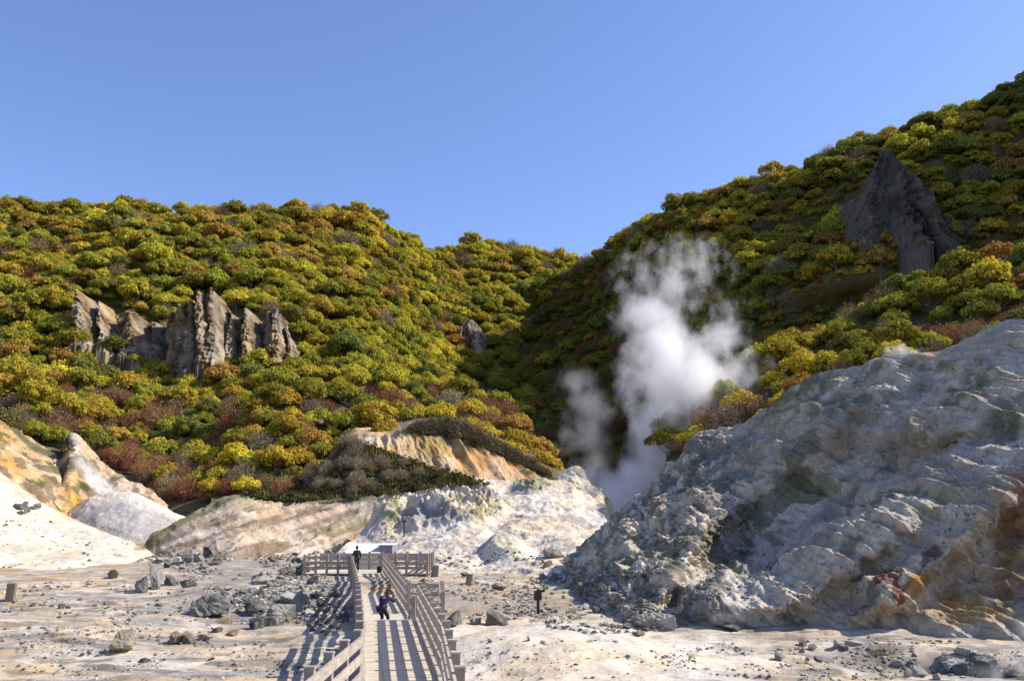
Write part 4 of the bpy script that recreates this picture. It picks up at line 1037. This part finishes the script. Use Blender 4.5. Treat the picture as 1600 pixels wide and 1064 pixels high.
    m = skinmesh('nose', [[(tuple(h + fw * .075 + up * .01), .008), (tuple(h + fw * .098 - up * .018), .011)]], M_SKIN, root, 1)
    m = MB(); c = h + fw * .078 - up * .045; m.beam(c, c + fw * .008, .04, .009, up=tuple(up)); m.build('mouth', pmat('lips', (.35, .13, .11)), root)
    return root
stand = dict(pelvis=(0, 0, .95), chest=(0, 0, 1.28), neck=(0, .01, 1.47), head=(0, .03, 1.62), hipl=(-.09, 0, .9), knl=(-.10, .03, .5), anl=(-.11, 0, .08), hipr=(.09, 0, .9), knr=(.11, .05, .5), anr=(.13, .05, .08),
             shl=(-.19, 0, 1.40), ell=(-.25, .02, 1.13), wrl=(-.20, .2, 1.02), shr=(.19, 0, 1.40), elr=(.27, .0, 1.12), wrr=(.25, .14, .92), face=(0, 1, 0))
lean = dict(pelvis=(0, -.10, .84), chest=(0, .12, 1.10), neck=(.02, .25, 1.22), head=(.03, .33, 1.33), hipl=(-.09, -.1, .8), knl=(-.12, .14, .46), anl=(-.12, .0, .08), hipr=(.09, -.1, .8), knr=(.13, .18, .46), anr=(.14, .04, .08),
            shl=(-.19, .16, 1.18), ell=(-.24, .36, 1.0), wrl=(-.12, .56, 1.12), shr=(.19, .16, 1.18), elr=(.28, .36, 1.02), wrr=(.14, .57, 1.13), face=(0, 1, -.1))
p1 = person((-4.5, 32.45, .6), R(-28), 'person in dark navy jacket leaning by the railing with a phone, just beyond the drop', lean, (M_NAVY, M_NAVY, M_HAIRB), .16)
ph = MB(); ph.beam((0, -.004, 0), (0, .004, 0), .15, .075); p1.scale = (.9, .9, .9); bpy.context.view_layer.update()
pho = ph.build('phone', M_BLK, None, bevel=.003)
pho.matrix_world = p1.matrix_world @ Matrix.Translation((.01, .67, 1.15)); tag(pho, 'dark phone held up by the person leaning at the railing', 'phone')
p2 = person((-10.55, 62.6, .6), R(20), 'person in black standing at the platform entrance by the left railing post', stand, (M_BLK, M_BLK, M_HAIRD), .02)
bg_ = MB(); bg_.beam((0, 0, 0), (0, 0, .42), .32, .22, up=(0, 1, 0)); bg_.beam((0, -.13, .06), (0, -.13, .26), .22, .06, up=(0, 1, 0))
bag = bg_.build('backpack', M_BLK, None, bevel=.05); bag.location = (-8.95, 62.3, .6); tag(bag, 'small black bag on the platform deck near the right gate post', 'bag')

# ------------------------------------------------------------------ shed, signs, stakes
M_WHT = simple_mat('white sheet roof', (.66, .63, .57), scale=3., var=.06); M_GRY = simple_mat('grey board wall', (.22, .22, .25), scale=5.); M_WOODD = simple_mat('dark wood', (.05, .04, .03), scale=8.)
M_STAKE = simple_mat('weathered stake', (.16, .14, .11), scale=7., var=.3, stretch=(1, 1, .3), bump=.8)
sh = empty('shed', (-11., 69.5, .2)); tag(sh, 'low white shed with grey end section behind the viewing platform', 'shed')
m = MB(); m.box(-1.35, -1.4, -.3, 1.1, 1.6, 1.35); m.build('wall', M_WHT, sh)
m = MB(); m.beam((-.1, -1.75, 1.42), (-.1, 1.8, 2.0), 2.7, .06); m.build('roof', M_WHT, sh)
m = MB(); m.box(1.12, -1.2, -.3, 2.1, 1.4, 1.95); m.build('end_section', M_GRY, sh)
m = MB(); m.beam((1.6, -1.4, 2.0), (1.6, 1.6, 2.03), 1.15, .05); m.build('roof', M_WHT, sh)
def ground_at(px, py):
    h = hit(px, py); return h if h else Vector(W(px, py, 40))
g = ground_at(841, 958); sg = empty('signpost', g, R(-12)); tag(sg, 'dark wooden signpost with small boards standing on the sandy rise', 'sign')
k_ = (g.y * ca) / F
m = MB(); m.beam((0, 0, -.2), (0, 0, 36 * k_), 4.2 * k_, 4.2 * k_, up=(0, 1, 0)); m.build('post', M_WOODD, sg)
m = MB(); m.beam((-5.5 * k_, -3 * k_, 27 * k_), (6 * k_, -3 * k_, 27 * k_), 2 * k_, 14 * k_); m.build('board', M_WOODD, sg)
m = MB(); m.beam((2 * k_, -2.9 * k_, 33 * k_), (11 * k_, -2.9 * k_, 34 * k_), 1.6 * k_, 4 * k_); m.build('board', M_WOODD, sg)
g = ground_at(631, 838); pl = empty('marker_pole', g); tag(pl, 'thin dark pole standing on the white mound behind the shed', 'pole'); k_ = g.y / F
m = MB(); m.beam((0, 0, -.3), (0, 0, 24 * k_), 2 * k_, 2 * k_, up=(0, 1, 0)); m.build('pole', M_WOODD, pl); m = MB(); m.beam((-3 * k_, 0, 23 * k_), (3 * k_, 0, 23 * k_), 2.2 * k_, 3 * k_); m.build('cap', M_WOODD, pl)
for px, py, h_, w_, lab in ((679, 901, 17, 9, 'squat dark stake just right of the viewing platform'), (731, 914, 17, 8, 'leaning dark stake on the sand right of the platform'), (15, 938, 26, 12, 'square dark stake at the left edge of the flat')):
    g = ground_at(px, py); k_ = g.y / F; m = MB(); m.beam((0, 0, -.3), (.03, .02, h_ * k_), w_ * k_, w_ * k_ * .9, up=(0, 1, 0)); s_ = m.build('stake', M_STAKE, None, bevel=.03); s_.location = g; s_.rotation_euler = (R(random.Random(px).uniform(-6, 6)), R(8 if px == 731 else 2), R(15)); tag(s_, lab, 'stake')

# ------------------------------------------------------------------ rocks
def rock_data(seed, sub=4, planes=13, rough=.22):
    rs = np.random.RandomState(seed); bm = bmesh.new(); bmesh.ops.create_icosphere(bm, subdivisions=sub, radius=1)
    v = np.array([q.co[:] for q in bm.verts]); f = np.array([[q.index for q in p.verts] for p in bm.faces]); bm.free()
    nn = rs.normal(size=(planes, 3)); nn /= np.linalg.norm(nn, axis=1)[:, None]; dd = rs.uniform(.42, .9, planes)
    c = v @ nn.T; r = np.min(np.where(c > .05, dd / np.maximum(c, .05), 9), axis=1); r = np.minimum(r, 1.35)
    v = v * r[:, None]; v = v * (1 + rough * (ridged(v * 1.9, 4, off=seed * 3.7) - .5))[:, None]
    return v * np.array([1, .85, .8]), f
def rock_mat():
    m, n, o = newmat('lichened boulder'); b = N(n, 'ShaderNodeBsdfPrincipled', i_Roughness=.9); b.inputs['Specular IOR Level'].default_value = .2
    oi = N(n, 'ShaderNodeObjectInfo'); tc = N(n, 'ShaderNodeTexCoord')
    def ns(s, d=5., r=.65):
        k = N(n, 'ShaderNodeTexNoise', i_Scale=s, i_Detail=d, i_Roughness=r); n.links.new(tc.outputs['Object'], k.inputs['Vector']); return k.outputs[0]
    c = mixc(n, maprange(n, ns(1.6), .42, .6), oi.outputs['Color'], mixc(n, .35, oi.outputs['Color'], (.40, .37, .29)))
    c = mixc(n, maprange(n, ns(4., 7., .75), .56, .66), c, (.05, .05, .045))
    c = mixc(n, math_(n, 'MULTIPLY', maprange(n, ns(2.7, 4.), .62, .7), .5), c, (.30, .27, .10))
    n.links.new(c, b.inputs['Base Color']); bp = N(n, 'ShaderNodeBump', i_Strength=.8, i_Distance=.08); n.links.new(ns(3.5, 8., .7), bp.inputs['Height'])
    n.links.new(bp.outputs[0], b.inputs['Normal']); n.links.new(b.outputs[0], o.inputs['Surface']); return m
M_ROCK = rock_mat(); RM = []
for k in range(8):
    v, f = rock_data(k); o = mesh_np('rock', v, f, M_ROCK, smooth=False); RM.append(o.data); bpy.data.objects.remove(o)
RC = {'dark': (.075, .078, .075), 'grey': (.16, .158, .145), 'pale': (.38, .36, .32), 'brown': (.17, .125, .08), 'black': (.035, .036, .038), 'tan': (.25, .20, .14)}
rr_ = random.Random(5)
def rock(px, py, w_, h_, colr, lab, group=None, name='boulder', sink=.42, rz=None, k=None):
    g = ground_at(px, py)
    if g is None: return
    s = (Vector(g) - Vector((0, 0, CAMZ))).length / F
    o = bpy.data.objects.new(name, RM[rr_.randrange(8) if k is None else k]); C.objects.link(o)
    hw, hh = w_ * s / 2, h_ * s / 2
    o.scale = (hw * 1.05, hw * 1.0, hh / .8 * 1.15); o.rotation_euler = (rr_.uniform(-.25, .25), rr_.uniform(-.25, .25), rr_.uniform(0, 6.28) if rz is None else rz)
    o.location = g + Vector((0, hw * .3, hh * (1 - sink)))
    c = RC[colr]; f = rr_.uniform(.85, 1.15); o.color = (c[0] * f, c[1] * f, c[2] * f, 1); tag(o, lab, 'rock', group)
    return o
MAIN = [(188, 1017, 34, 34, 'tan', 'rounded brown-grey rock with a long shadow, alone on the sand in the left foreground'),
 (318, 962, 62, 40, 'grey', 'large wedge-shaped grey boulder left of the boardwalk beside the yellow shrub'),
 (222, 925, 22, 26, 'dark', 'dark upright rock at the left end of the rock row on the flat'), (240, 922, 24, 38, 'grey', 'tall pointed grey rock second from the left in the rock row'),
 (268, 914, 22, 16, 'dark', 'low dark rock in the rock row right of the pointed one'), (290, 918, 20, 15, 'dark', 'low dark rock at the right end of the rock row'), (173, 903, 13, 14, 'dark', 'small dark rock in front of the white mound'),
 (272, 1006, 26, 17, 'brown', 'brown rock, leftmost of the three in a line before the gully'), (295, 1004, 22, 19, 'brown', 'brown rock with a shaded side, middle of the three in a line'), (318, 1000, 26, 15, 'tan', 'flat tan rock, rightmost of the three in a line'),
 (365, 992, 22, 13, 'brown', 'brownish rock on the sand just before the gully'), (338, 988, 12, 10, 'dark', 'small dark rock between the brown rocks'), (396, 982, 30, 22, 'black', 'black triangular rock at the lip of the gully'),
 (400, 958, 34, 24, 'dark', 'dark blocky boulder in the middle of the gully'), (425, 978, 30, 20, 'grey', 'grey boulder with lichen in the gully'), (440, 972, 46, 36, 'grey', 'big lichened grey boulder in the gully near the boardwalk shadow'),
 (455, 944, 42, 28, 'pale', 'pale grey boulder in the upper gully'), (466, 952, 44, 30, 'grey', 'broad grey boulder under the platform rail shadow'), (412, 912, 26, 14, 'pale', 'whitish rock at the top of the gully'), (390, 925, 26, 16, 'pale', 'white crusted rock left of the gully head'),
 (470, 898, 26, 18, 'black', 'black rounded rock left of the platform front'), (222, 1034, 22, 6, 'brown', 'flat brown slab lying on the sand in the left foreground'),
 (707, 977, 32, 22, 'dark', 'dark boulder right of the boardwalk railing in the dip'), (742, 975, 22, 16, 'grey', 'grey rock between the two dark boulders in the dip'), (776, 975, 42, 26, 'dark', 'largest dark boulder in the dip right of the boardwalk'),
 (661, 912, 12, 11, 'black', 'small black rock below the right end of the platform'), (1045, 984, 34, 30, 'pale', 'pale grey boulder at the foot of the craggy slope'), (1010, 982, 30, 26, 'grey', 'grey boulder left of the pale one at the slope foot'), (1148, 986, 26, 12, 'dark', 'low dark rock at the corner of the shaded ridge'),
 (1000, 993, 22, 9, 'brown', 'small reddish-brown rock on the sand below the craggy slope'), (1254, 1008, 17, 14, 'brown', 'brown rock on the sand in front of the shaded ridge'), (1272, 1013, 9, 7, 'brown', 'little brown stone next to the brown rock by the ridge'), (1336, 1008, 26, 10, 'pale', 'flat pale rock at the stream bank edge'),
 (1512, 1024, 28, 13, 'pale', 'flat pale slab lying in the shaded stream'), (1478, 1028, 16, 14, 'grey', 'rounded grey rock in the shaded stream'), (1540, 1050, 38, 36, 'grey', 'steep grey boulder on the near bank of the stream'), (1512, 1052, 34, 24, 'grey', 'grey boulder left of the steep one on the near bank'), (1484, 1040, 26, 14, 'pale', 'pale mossy rock on the near bank'),
 (1590, 1056, 30, 16, 'tan', 'tan rock at the right edge of the near bank'), (1440, 1056, 24, 14, 'pale', 'pale rock on the near bank in the lower right'), (866, 872, 40, 16, 'grey', 'low grey outcrop on the white mound near the shadow'), (970, 790, 10, 8, 'dark', 'small dark rock on the ridge skyline by the steam'),
 (826, 1001, 6, 9, 'dark', 'tiny dark stone standing on the white hump'), (583, 892, 8, 10, 'black', 'dark block on the platform edge')]
MAIN = MAIN[:-1]
for r in MAIN: rock(*r)
for k in range(14):                          # dark debris heap on the white mound
    a = rr_.uniform(0, 6.28); q = math.sqrt(rr_.random()); rock(42 + 26 * q * math.cos(a), 797 + 8 * q * math.sin(a), rr_.uniform(6, 13), rr_.uniform(5, 9), rr_.choice(['dark', 'grey', 'black']), 'dark stone in the rubble heap on the left white mound', 'stones of the heap on the white mound')
ZONES = [(430, 932, 85, 42, 84, 'rubble stone in the gully left of the boardwalk', 'stones of the gully left of the boardwalk', ['dark', 'grey', 'black', 'pale', 'grey']), (300, 880, 55, 16, 26, 'dark stone scattered below the brown mound', 'stones below the brown mound', ['dark', 'grey', 'black']),
 (455, 885, 50, 18, 26, 'pale or grey stone left of the viewing platform', 'stones left of the platform', ['grey', 'pale', 'dark']), (150, 955, 120, 18, 9, 'small grey stone on the left flat', 'stones on the left flat', ['grey', 'dark', 'brown']),
 (970, 945, 120, 42, 60, 'grey-brown stone on the craggy slope foot', 'stones at the foot of the craggy slope', ['grey', 'tan', 'pale', 'dark']), (508, 955, 36, 38, 52, 'stone in the shadow beside the boardwalk', 'stones in the boardwalk shadow', ['grey', 'pale', 'dark']),
 (1330, 1030, 150, 20, 14, 'small stone on the right bank', 'stones on the right bank', ['tan', 'grey', 'pale']), (1480, 1045, 100, 18, 20, 'stone beside the stream', 'stones beside the stream', ['pale', 'grey', 'tan']), (830, 905, 110, 22, 24, 'stone on the foot of the central white mound', 'stones at the foot of the central mound', ['grey', 'tan', 'pale'])]
for cx_, cy__, rx, ry, n_, lab, grp, cols in ZONES:
    for k in range(n_):
        a = rr_.uniform(0, 6.28); q = math.sqrt(rr_.random()); w_ = rr_.choice([5, 6, 7, 8, 10, 13, 17]) * rr_.uniform(.8, 1.2)
        rock(cx_ + rx * q * math.cos(a), cy__ + ry * q * math.sin(a), w_, w_ * rr_.uniform(.5, .85), rr_.choice(cols), lab, grp, name='stone')
# gravel: one object of countless pebbles
def pebbles(name, n, zones, mat, smin, smax, seed, lab):
    rs = np.random.RandomState(seed); bm = bmesh.new(); bmesh.ops.create_icosphere(bm, subdivisions=1, radius=1); v0 = np.array([q.co[:] for q in bm.verts]); f0 = np.array([[q.index for q in p.verts] for p in bm.faces]); bm.free()
    V = []; Fq = []; cl_ = []; k = 0
    tot = sum(z[4] for z in zones)
    for z in zones:
        for _ in range(int(n * z[4] / tot)):
            a = rs.uniform(0, 6.28); q = math.sqrt(rs.uniform()); px, py = z[0] + z[2] * q * math.cos(a), z[1] + z[3] * q * math.sin(a)
            if perlin(np.array([px * .012, py * .05, seed])) < -.12: continue
            g = hit(px, py)
            if g is None or g.y > 140: continue
            s = (smin + (smax - smin) * rs.uniform() ** 3) * g.y / F
            v = v0 * (1 + rs.uniform(-.3, .3, (len(v0), 1))) * np.array([1, rs.uniform(.6, 1), rs.uniform(.45, .8)]) * s
            an = rs.uniform(0, 6.28); R2 = np.array([[math.cos(an), -math.sin(an), 0], [math.sin(an), math.cos(an), 0], [0, 0, 1]])
            V.append(v @ R2 + np.array(g) + np.array([0, 0, s * .2])); Fq.append(f0 + k); k += len(v0)
            base = np.array([(.09, .09, .085), (.20, .19, .17), (.42, .39, .34), (.26, .2, .13), (.14, .13, .12)][rs.randint(5)]) * rs.uniform(.8, 1.2); cl_.append(np.repeat(base[None], len(v0), 0))
    o = mesh_np(name, np.concatenate(V), np.concatenate(Fq), mat, col=np.concatenate(cl_)); tag(o, lab, 'gravel', kind='stuff'); return o
def colmat(name):
    m, n, o = newmat(name); b = N(n, 'ShaderNodeBsdfPrincipled', i_Roughness=.9); at = N(n, 'ShaderNodeAttribute', attribute_name='Col'); n.links.new(at.outputs[0], b.inputs['Base Color']); n.links.new(b.outputs[0], o.inputs['Surface']); return m
pebbles('gravel', 15000, [(425, 930, 110, 48, 4.5), (300, 885, 90, 22, 1.6), (450, 890, 90, 25, 1.6), (150, 965, 190, 60, 2.4), (260, 1030, 300, 34, 1.6), (960, 940, 170, 50, 5.), (505, 955, 36, 40, 2.), (1330, 1030, 300, 34, 2.6), (760, 900, 180, 40, 1.5), (760, 940, 130, 30, 1.2), (60, 850, 140, 40, .25), (850, 1030, 250, 35, .5), (1100, 840, 130, 120, 1.2)], colmat('gravel'), 1.0, 4.2, 3, 'loose grey and brown gravel strewn over the flat and slope feet')

# ------------------------------------------------------------------ low plants
M_SCR = {k: leaf_mat(k, c, .2) for k, c in {'low scrub': (.20, .17, .08), 'yellow grass': (.32, .27, .06), 'olive scrub': (.13, .125, .045)}.items()}
def clump_mesh(seed, n=420, leaf=.07):
    rs = np.random.RandomState(seed); d = rs.normal(size=(n, 3)); d[:, 2] = np.abs(d[:, 2]); d /= np.linalg.norm(d, axis=1)[:, None]
    p = d * rs.uniform(.4, 1, (n, 1)) * np.array([1, 1, .75]); return quads(p, d + rs.normal(size=d.shape) * .7, leaf, rs, .4)
cm = []
for k in range(3):
    v, f = clump_mesh(70 + k); o = mesh_np('shrub', v, f); set_rnd(o, 0, rng); cm.append(o.data); bpy.data.objects.remove(o)
for i, (px, py, w_, mt, lab) in enumerate([(350, 972, 34, 'yellow grass', 'yellow-green shrub beside the wedge-shaped boulder'), (388, 946, 20, 'yellow grass', 'small yellow grass tuft on the gully rocks'), (962, 980, 26, 'olive scrub', 'bright green shrub at the foot of the craggy slope'), (546, 962, 10, 'yellow grass', 'tiny yellow plant beside the boardwalk side'),
        (850, 962, 40, 'low scrub', 'low dry scrub around the signpost foot'), (905, 966, 24, 'yellow grass', 'yellowish tuft right of the signpost'), (880, 982, 16, 'low scrub', 'small dry tuft on the crest of the white hump'), (922, 1002, 14, 'low scrub', 'small dry tuft on the right flank of the white hump'), (1080, 1026, 22, 'yellow grass', 'yellow tuft on the sand right of the hump'),
        (1104, 1046, 16, 'low scrub', 'dry tuft near the bottom edge right of the hump'), (1320, 1014, 20, 'low scrub', 'dry tuft near the foot of the shaded ridge'), (1370, 1022, 34, 'low scrub', 'wide dry scrub patch on the right bank'), (746, 1034, 36, 'low scrub', 'greenish scrub patch on the hump by the railing'), (218, 858, 26, 'yellow grass', 'orange-brown tuft between the white and brown mounds'), (100, 1001, 50, 'low scrub', 'flat dark scrub strip on the left flat')]):
    g = ground_at(px, py); s = g.y / F * w_ / 2; o = bpy.data.objects.new('shrub', cm[i % 3].copy()); o.data.materials.append(M_SCR[mt]); C.objects.link(o); o.location = g - Vector((0, 0, .05 * s)); o.scale = (s, s * .8, s * (.8 if w_ < 36 else .35)); o.rotation_euler = (0, 0, i * 1.3); tag(o, lab, 'plant')
def scrub(name, polys, n, smin, smax, mat, lab, seed):
    rs = np.random.RandomState(seed); v0, f0 = clump_mesh(seed, 34, .26); V = []; Fq = []; k = 0
    for poly, share in polys:
        xs_ = [p[0] for p in poly]; ys_ = [p[1] for p in poly]; c = 0; tries = 0
        while c < n * share and tries < n * 20:
            tries += 1; px, py = rs.uniform(min(xs_), max(xs_)), rs.uniform(min(ys_), max(ys_))
            if not inpoly(px, py, poly): continue
            g = hit(px, py)
            if g is None or g.y < 60: continue
            c += 1; s = rs.uniform(smin, smax); V.append(v0 * np.array([s, s, s * rs.uniform(.6, 1.2)]) * rs.uniform(.8, 1.2, (1, 3)) + np.array(g)); Fq.append(f0 + k); k += len(v0)
    o = mesh_np(name, np.concatenate(V), np.concatenate(Fq), mat); set_rnd(o, 0, rs); tag(o, lab, 'scrub', kind='stuff'); return o
scrub('low_scrub', [([(375, 772), (440, 764), (560, 764), (650, 756), (700, 745), (690, 762), (560, 778), (440, 784)], .5), ([(545, 690), (620, 712), (700, 742), (760, 758), (690, 760), (600, 745), (520, 745)], .3), ([(0, 630), (100, 672), (110, 706), (60, 690), (0, 652)], .3)],
      2400, .3, 1.3, M_SCR['olive scrub'], 'dense low olive scrub along the foot of the wooded slope', 3)
scrub('heath', [([(640, 668), (690, 654), (720, 662), (760, 682), (830, 722), (860, 744), (790, 716), (740, 690), (700, 680), (660, 678)], 1.)], 1700, .25, 1.1, M_SCR['low scrub'], 'low brownish-green heath covering the top of the ochre bluff', 4)

# ------------------------------------------------------------------ steam
def steam(name, lab, Y, blobs, dens, warp, nscale, aniso=.25, dy=1., edge=(.10, .95)):
    """blobs: (px, py, rx_px, ry_px, weight); a closed box whose volume is dense only inside these soft puffs"""
    B = []
    for px, py, rx, ry, wt in blobs:
        c = W(px, py, Y); s = Y / F; B.append((c, rx * s, ry * s, wt))
    lo = np.min([c - np.array([a, a * dy, b]) * 1.15 for c, a, b, w_ in B], 0) - warp; hi = np.max([c + np.array([a, a * dy, b]) * 1.15 for c, a, b, w_ in B], 0) + warp
    ce = (lo + hi) / 2; h = (hi - lo) / 2
    m, n, o = newmat(name); m.node_tree.nodes
    tc = N(n, 'ShaderNodeTexCoord'); 
    def noise(sc_, det, out=0, off=(0, 0, 0)):
        mp = N(n, 'ShaderNodeMapping'); mp.inputs['Location'].default_value = off; mp.inputs['Scale'].default_value = (1, 1, .75); n.links.new(tc.outputs['Object'], mp.inputs[0])
        k = N(n, 'ShaderNodeTexNoise', i_Scale=sc_, i_Detail=det, i_Roughness=.66); n.links.new(mp.outputs[0], k.inputs['Vector']); return k.outputs[out]
    wn = noise(nscale * .6, 2., 1); sb = N(n, 'ShaderNodeVectorMath', operation='SUBTRACT'); n.links.new(wn, sb.inputs[0]); sb.inputs[1].default_value = (.5, .5, .5)
    sc2 = N(n, 'ShaderNodeVectorMath', operation='SCALE'); n.links.new(sb.outputs[0], sc2.inputs[0]); sc2.inputs['Scale'].default_value = warp * 2
    ad = N(n, 'ShaderNodeVectorMath', operation='ADD'); n.links.new(tc.outputs['Object'], ad.inputs[0]); n.links.new(sc2.outputs[0], ad.inputs[1])
    acc = None
    for c, a, b, wt in B:
        mp = N(n, 'ShaderNodeMapping', vector_type='TEXTURE'); mp.inputs['Location'].default_value = tuple(c - ce); mp.inputs['Scale'].default_value = (a, a * dy, b); n.links.new(ad.outputs[0], mp.inputs[0])
        ln = N(n, 'ShaderNodeVectorMath', operation='LENGTH'); n.links.new(mp.outputs[0], ln.inputs[0])
        v = math_(n, 'MULTIPLY', maprange(n, ln.outputs['Value'], 1., 0.), wt)
        acc = v if acc is None else math_(n, 'MAXIMUM', acc, v)
    fn = noise(nscale, 6., 0, (3, 1, 7))
    d = math_(n, 'ADD', acc, maprange(n, fn, .25, .75, -.75, .50))
    d = math_(n, 'MULTIPLY', maprange(n, d, edge[0], edge[1]), math_(n, 'GREATER_THAN', acc, .01))
    d = math_(n, 'MULTIPLY', math_(n, 'POWER', d, 1.25), dens)
    pv = N(n, 'ShaderNodeVolumePrincipled', i_Anisotropy=aniso); pv.inputs['Color'].default_value = (.985, .985, .985, 1); n.links.new(d, pv.inputs['Density']); n.links.new(pv.outputs[0], o.inputs['Volume'])
    mb = MB(); mb.box(-h[0], -h[1], -h[2], h[0], h[1], h[2]); ob = mb.build(name, m, None); ob.location = ce; tag(ob, lab, 'steam', kind='stuff')
    return ob
steam('steam', 'tall bright white steam plume rising between the white mound and the ridge', 110.,
      [(935, 800, 75, 34, 1.2), (965, 775, 70, 40, 1.25), (1008, 745, 56, 46, 1.5), (1032, 705, 54, 54, 1.5), (1050, 650, 78, 70, 1.35), (1075, 600, 118, 84, 1.35), (1040, 550, 95, 85, 1.2), (1125, 600, 90, 65, 1.05), (1015, 495, 75, 75, .88), (1000, 610, 50, 70, .95), (1045, 450, 90, 60, .66), (1070, 415, 95, 50, .56), (1000, 430, 60, 50, .45), (1160, 580, 60, 50, .75), (1125, 530, 60, 80, .7)], .62, 3.0, .26)
steam('steam', 'thin grey steam column left of the main plume', 113.,
      [(950, 775, 70, 44, 1.), (928, 735, 60, 54, 1.), (915, 690, 55, 60, .98), (912, 640, 58, 60, .92), (902, 605, 46, 50, .8), (940, 800, 60, 36, 1.1)], .22, 2.8, .26)
steam('steam', 'small wisp of white steam on the crest of the shaded ridge', 42.,
      [(1425, 548, 24, 12, 1.), (1400, 550, 24, 16, .9), (1395, 572, 16, 20, .7), (1385, 548, 14, 10, .8)], 1.7, .35, 1.6)
steam('steam', 'faint steam wisp in front of the shaded gully of the ridge', 39.,
      [(1075, 900, 14, 34, .75), (1072, 940, 16, 30, .7)], .7, .3, 1.4)
steam('steam', 'faint steam at the notch between mound and craggy slope', 50.,
      [(925, 862, 24, 34, .7), (935, 895, 26, 24, .6)], .6, .4, 1.2)
steam('steam', 'pale steam drifting over the stream in the lower right corner', 24.5,
      [(1585, 1035, 34, 36, .8), (1550, 1050, 34, 24, .7), (1600, 990, 24, 30, .6)], .9, .3, 1.8)
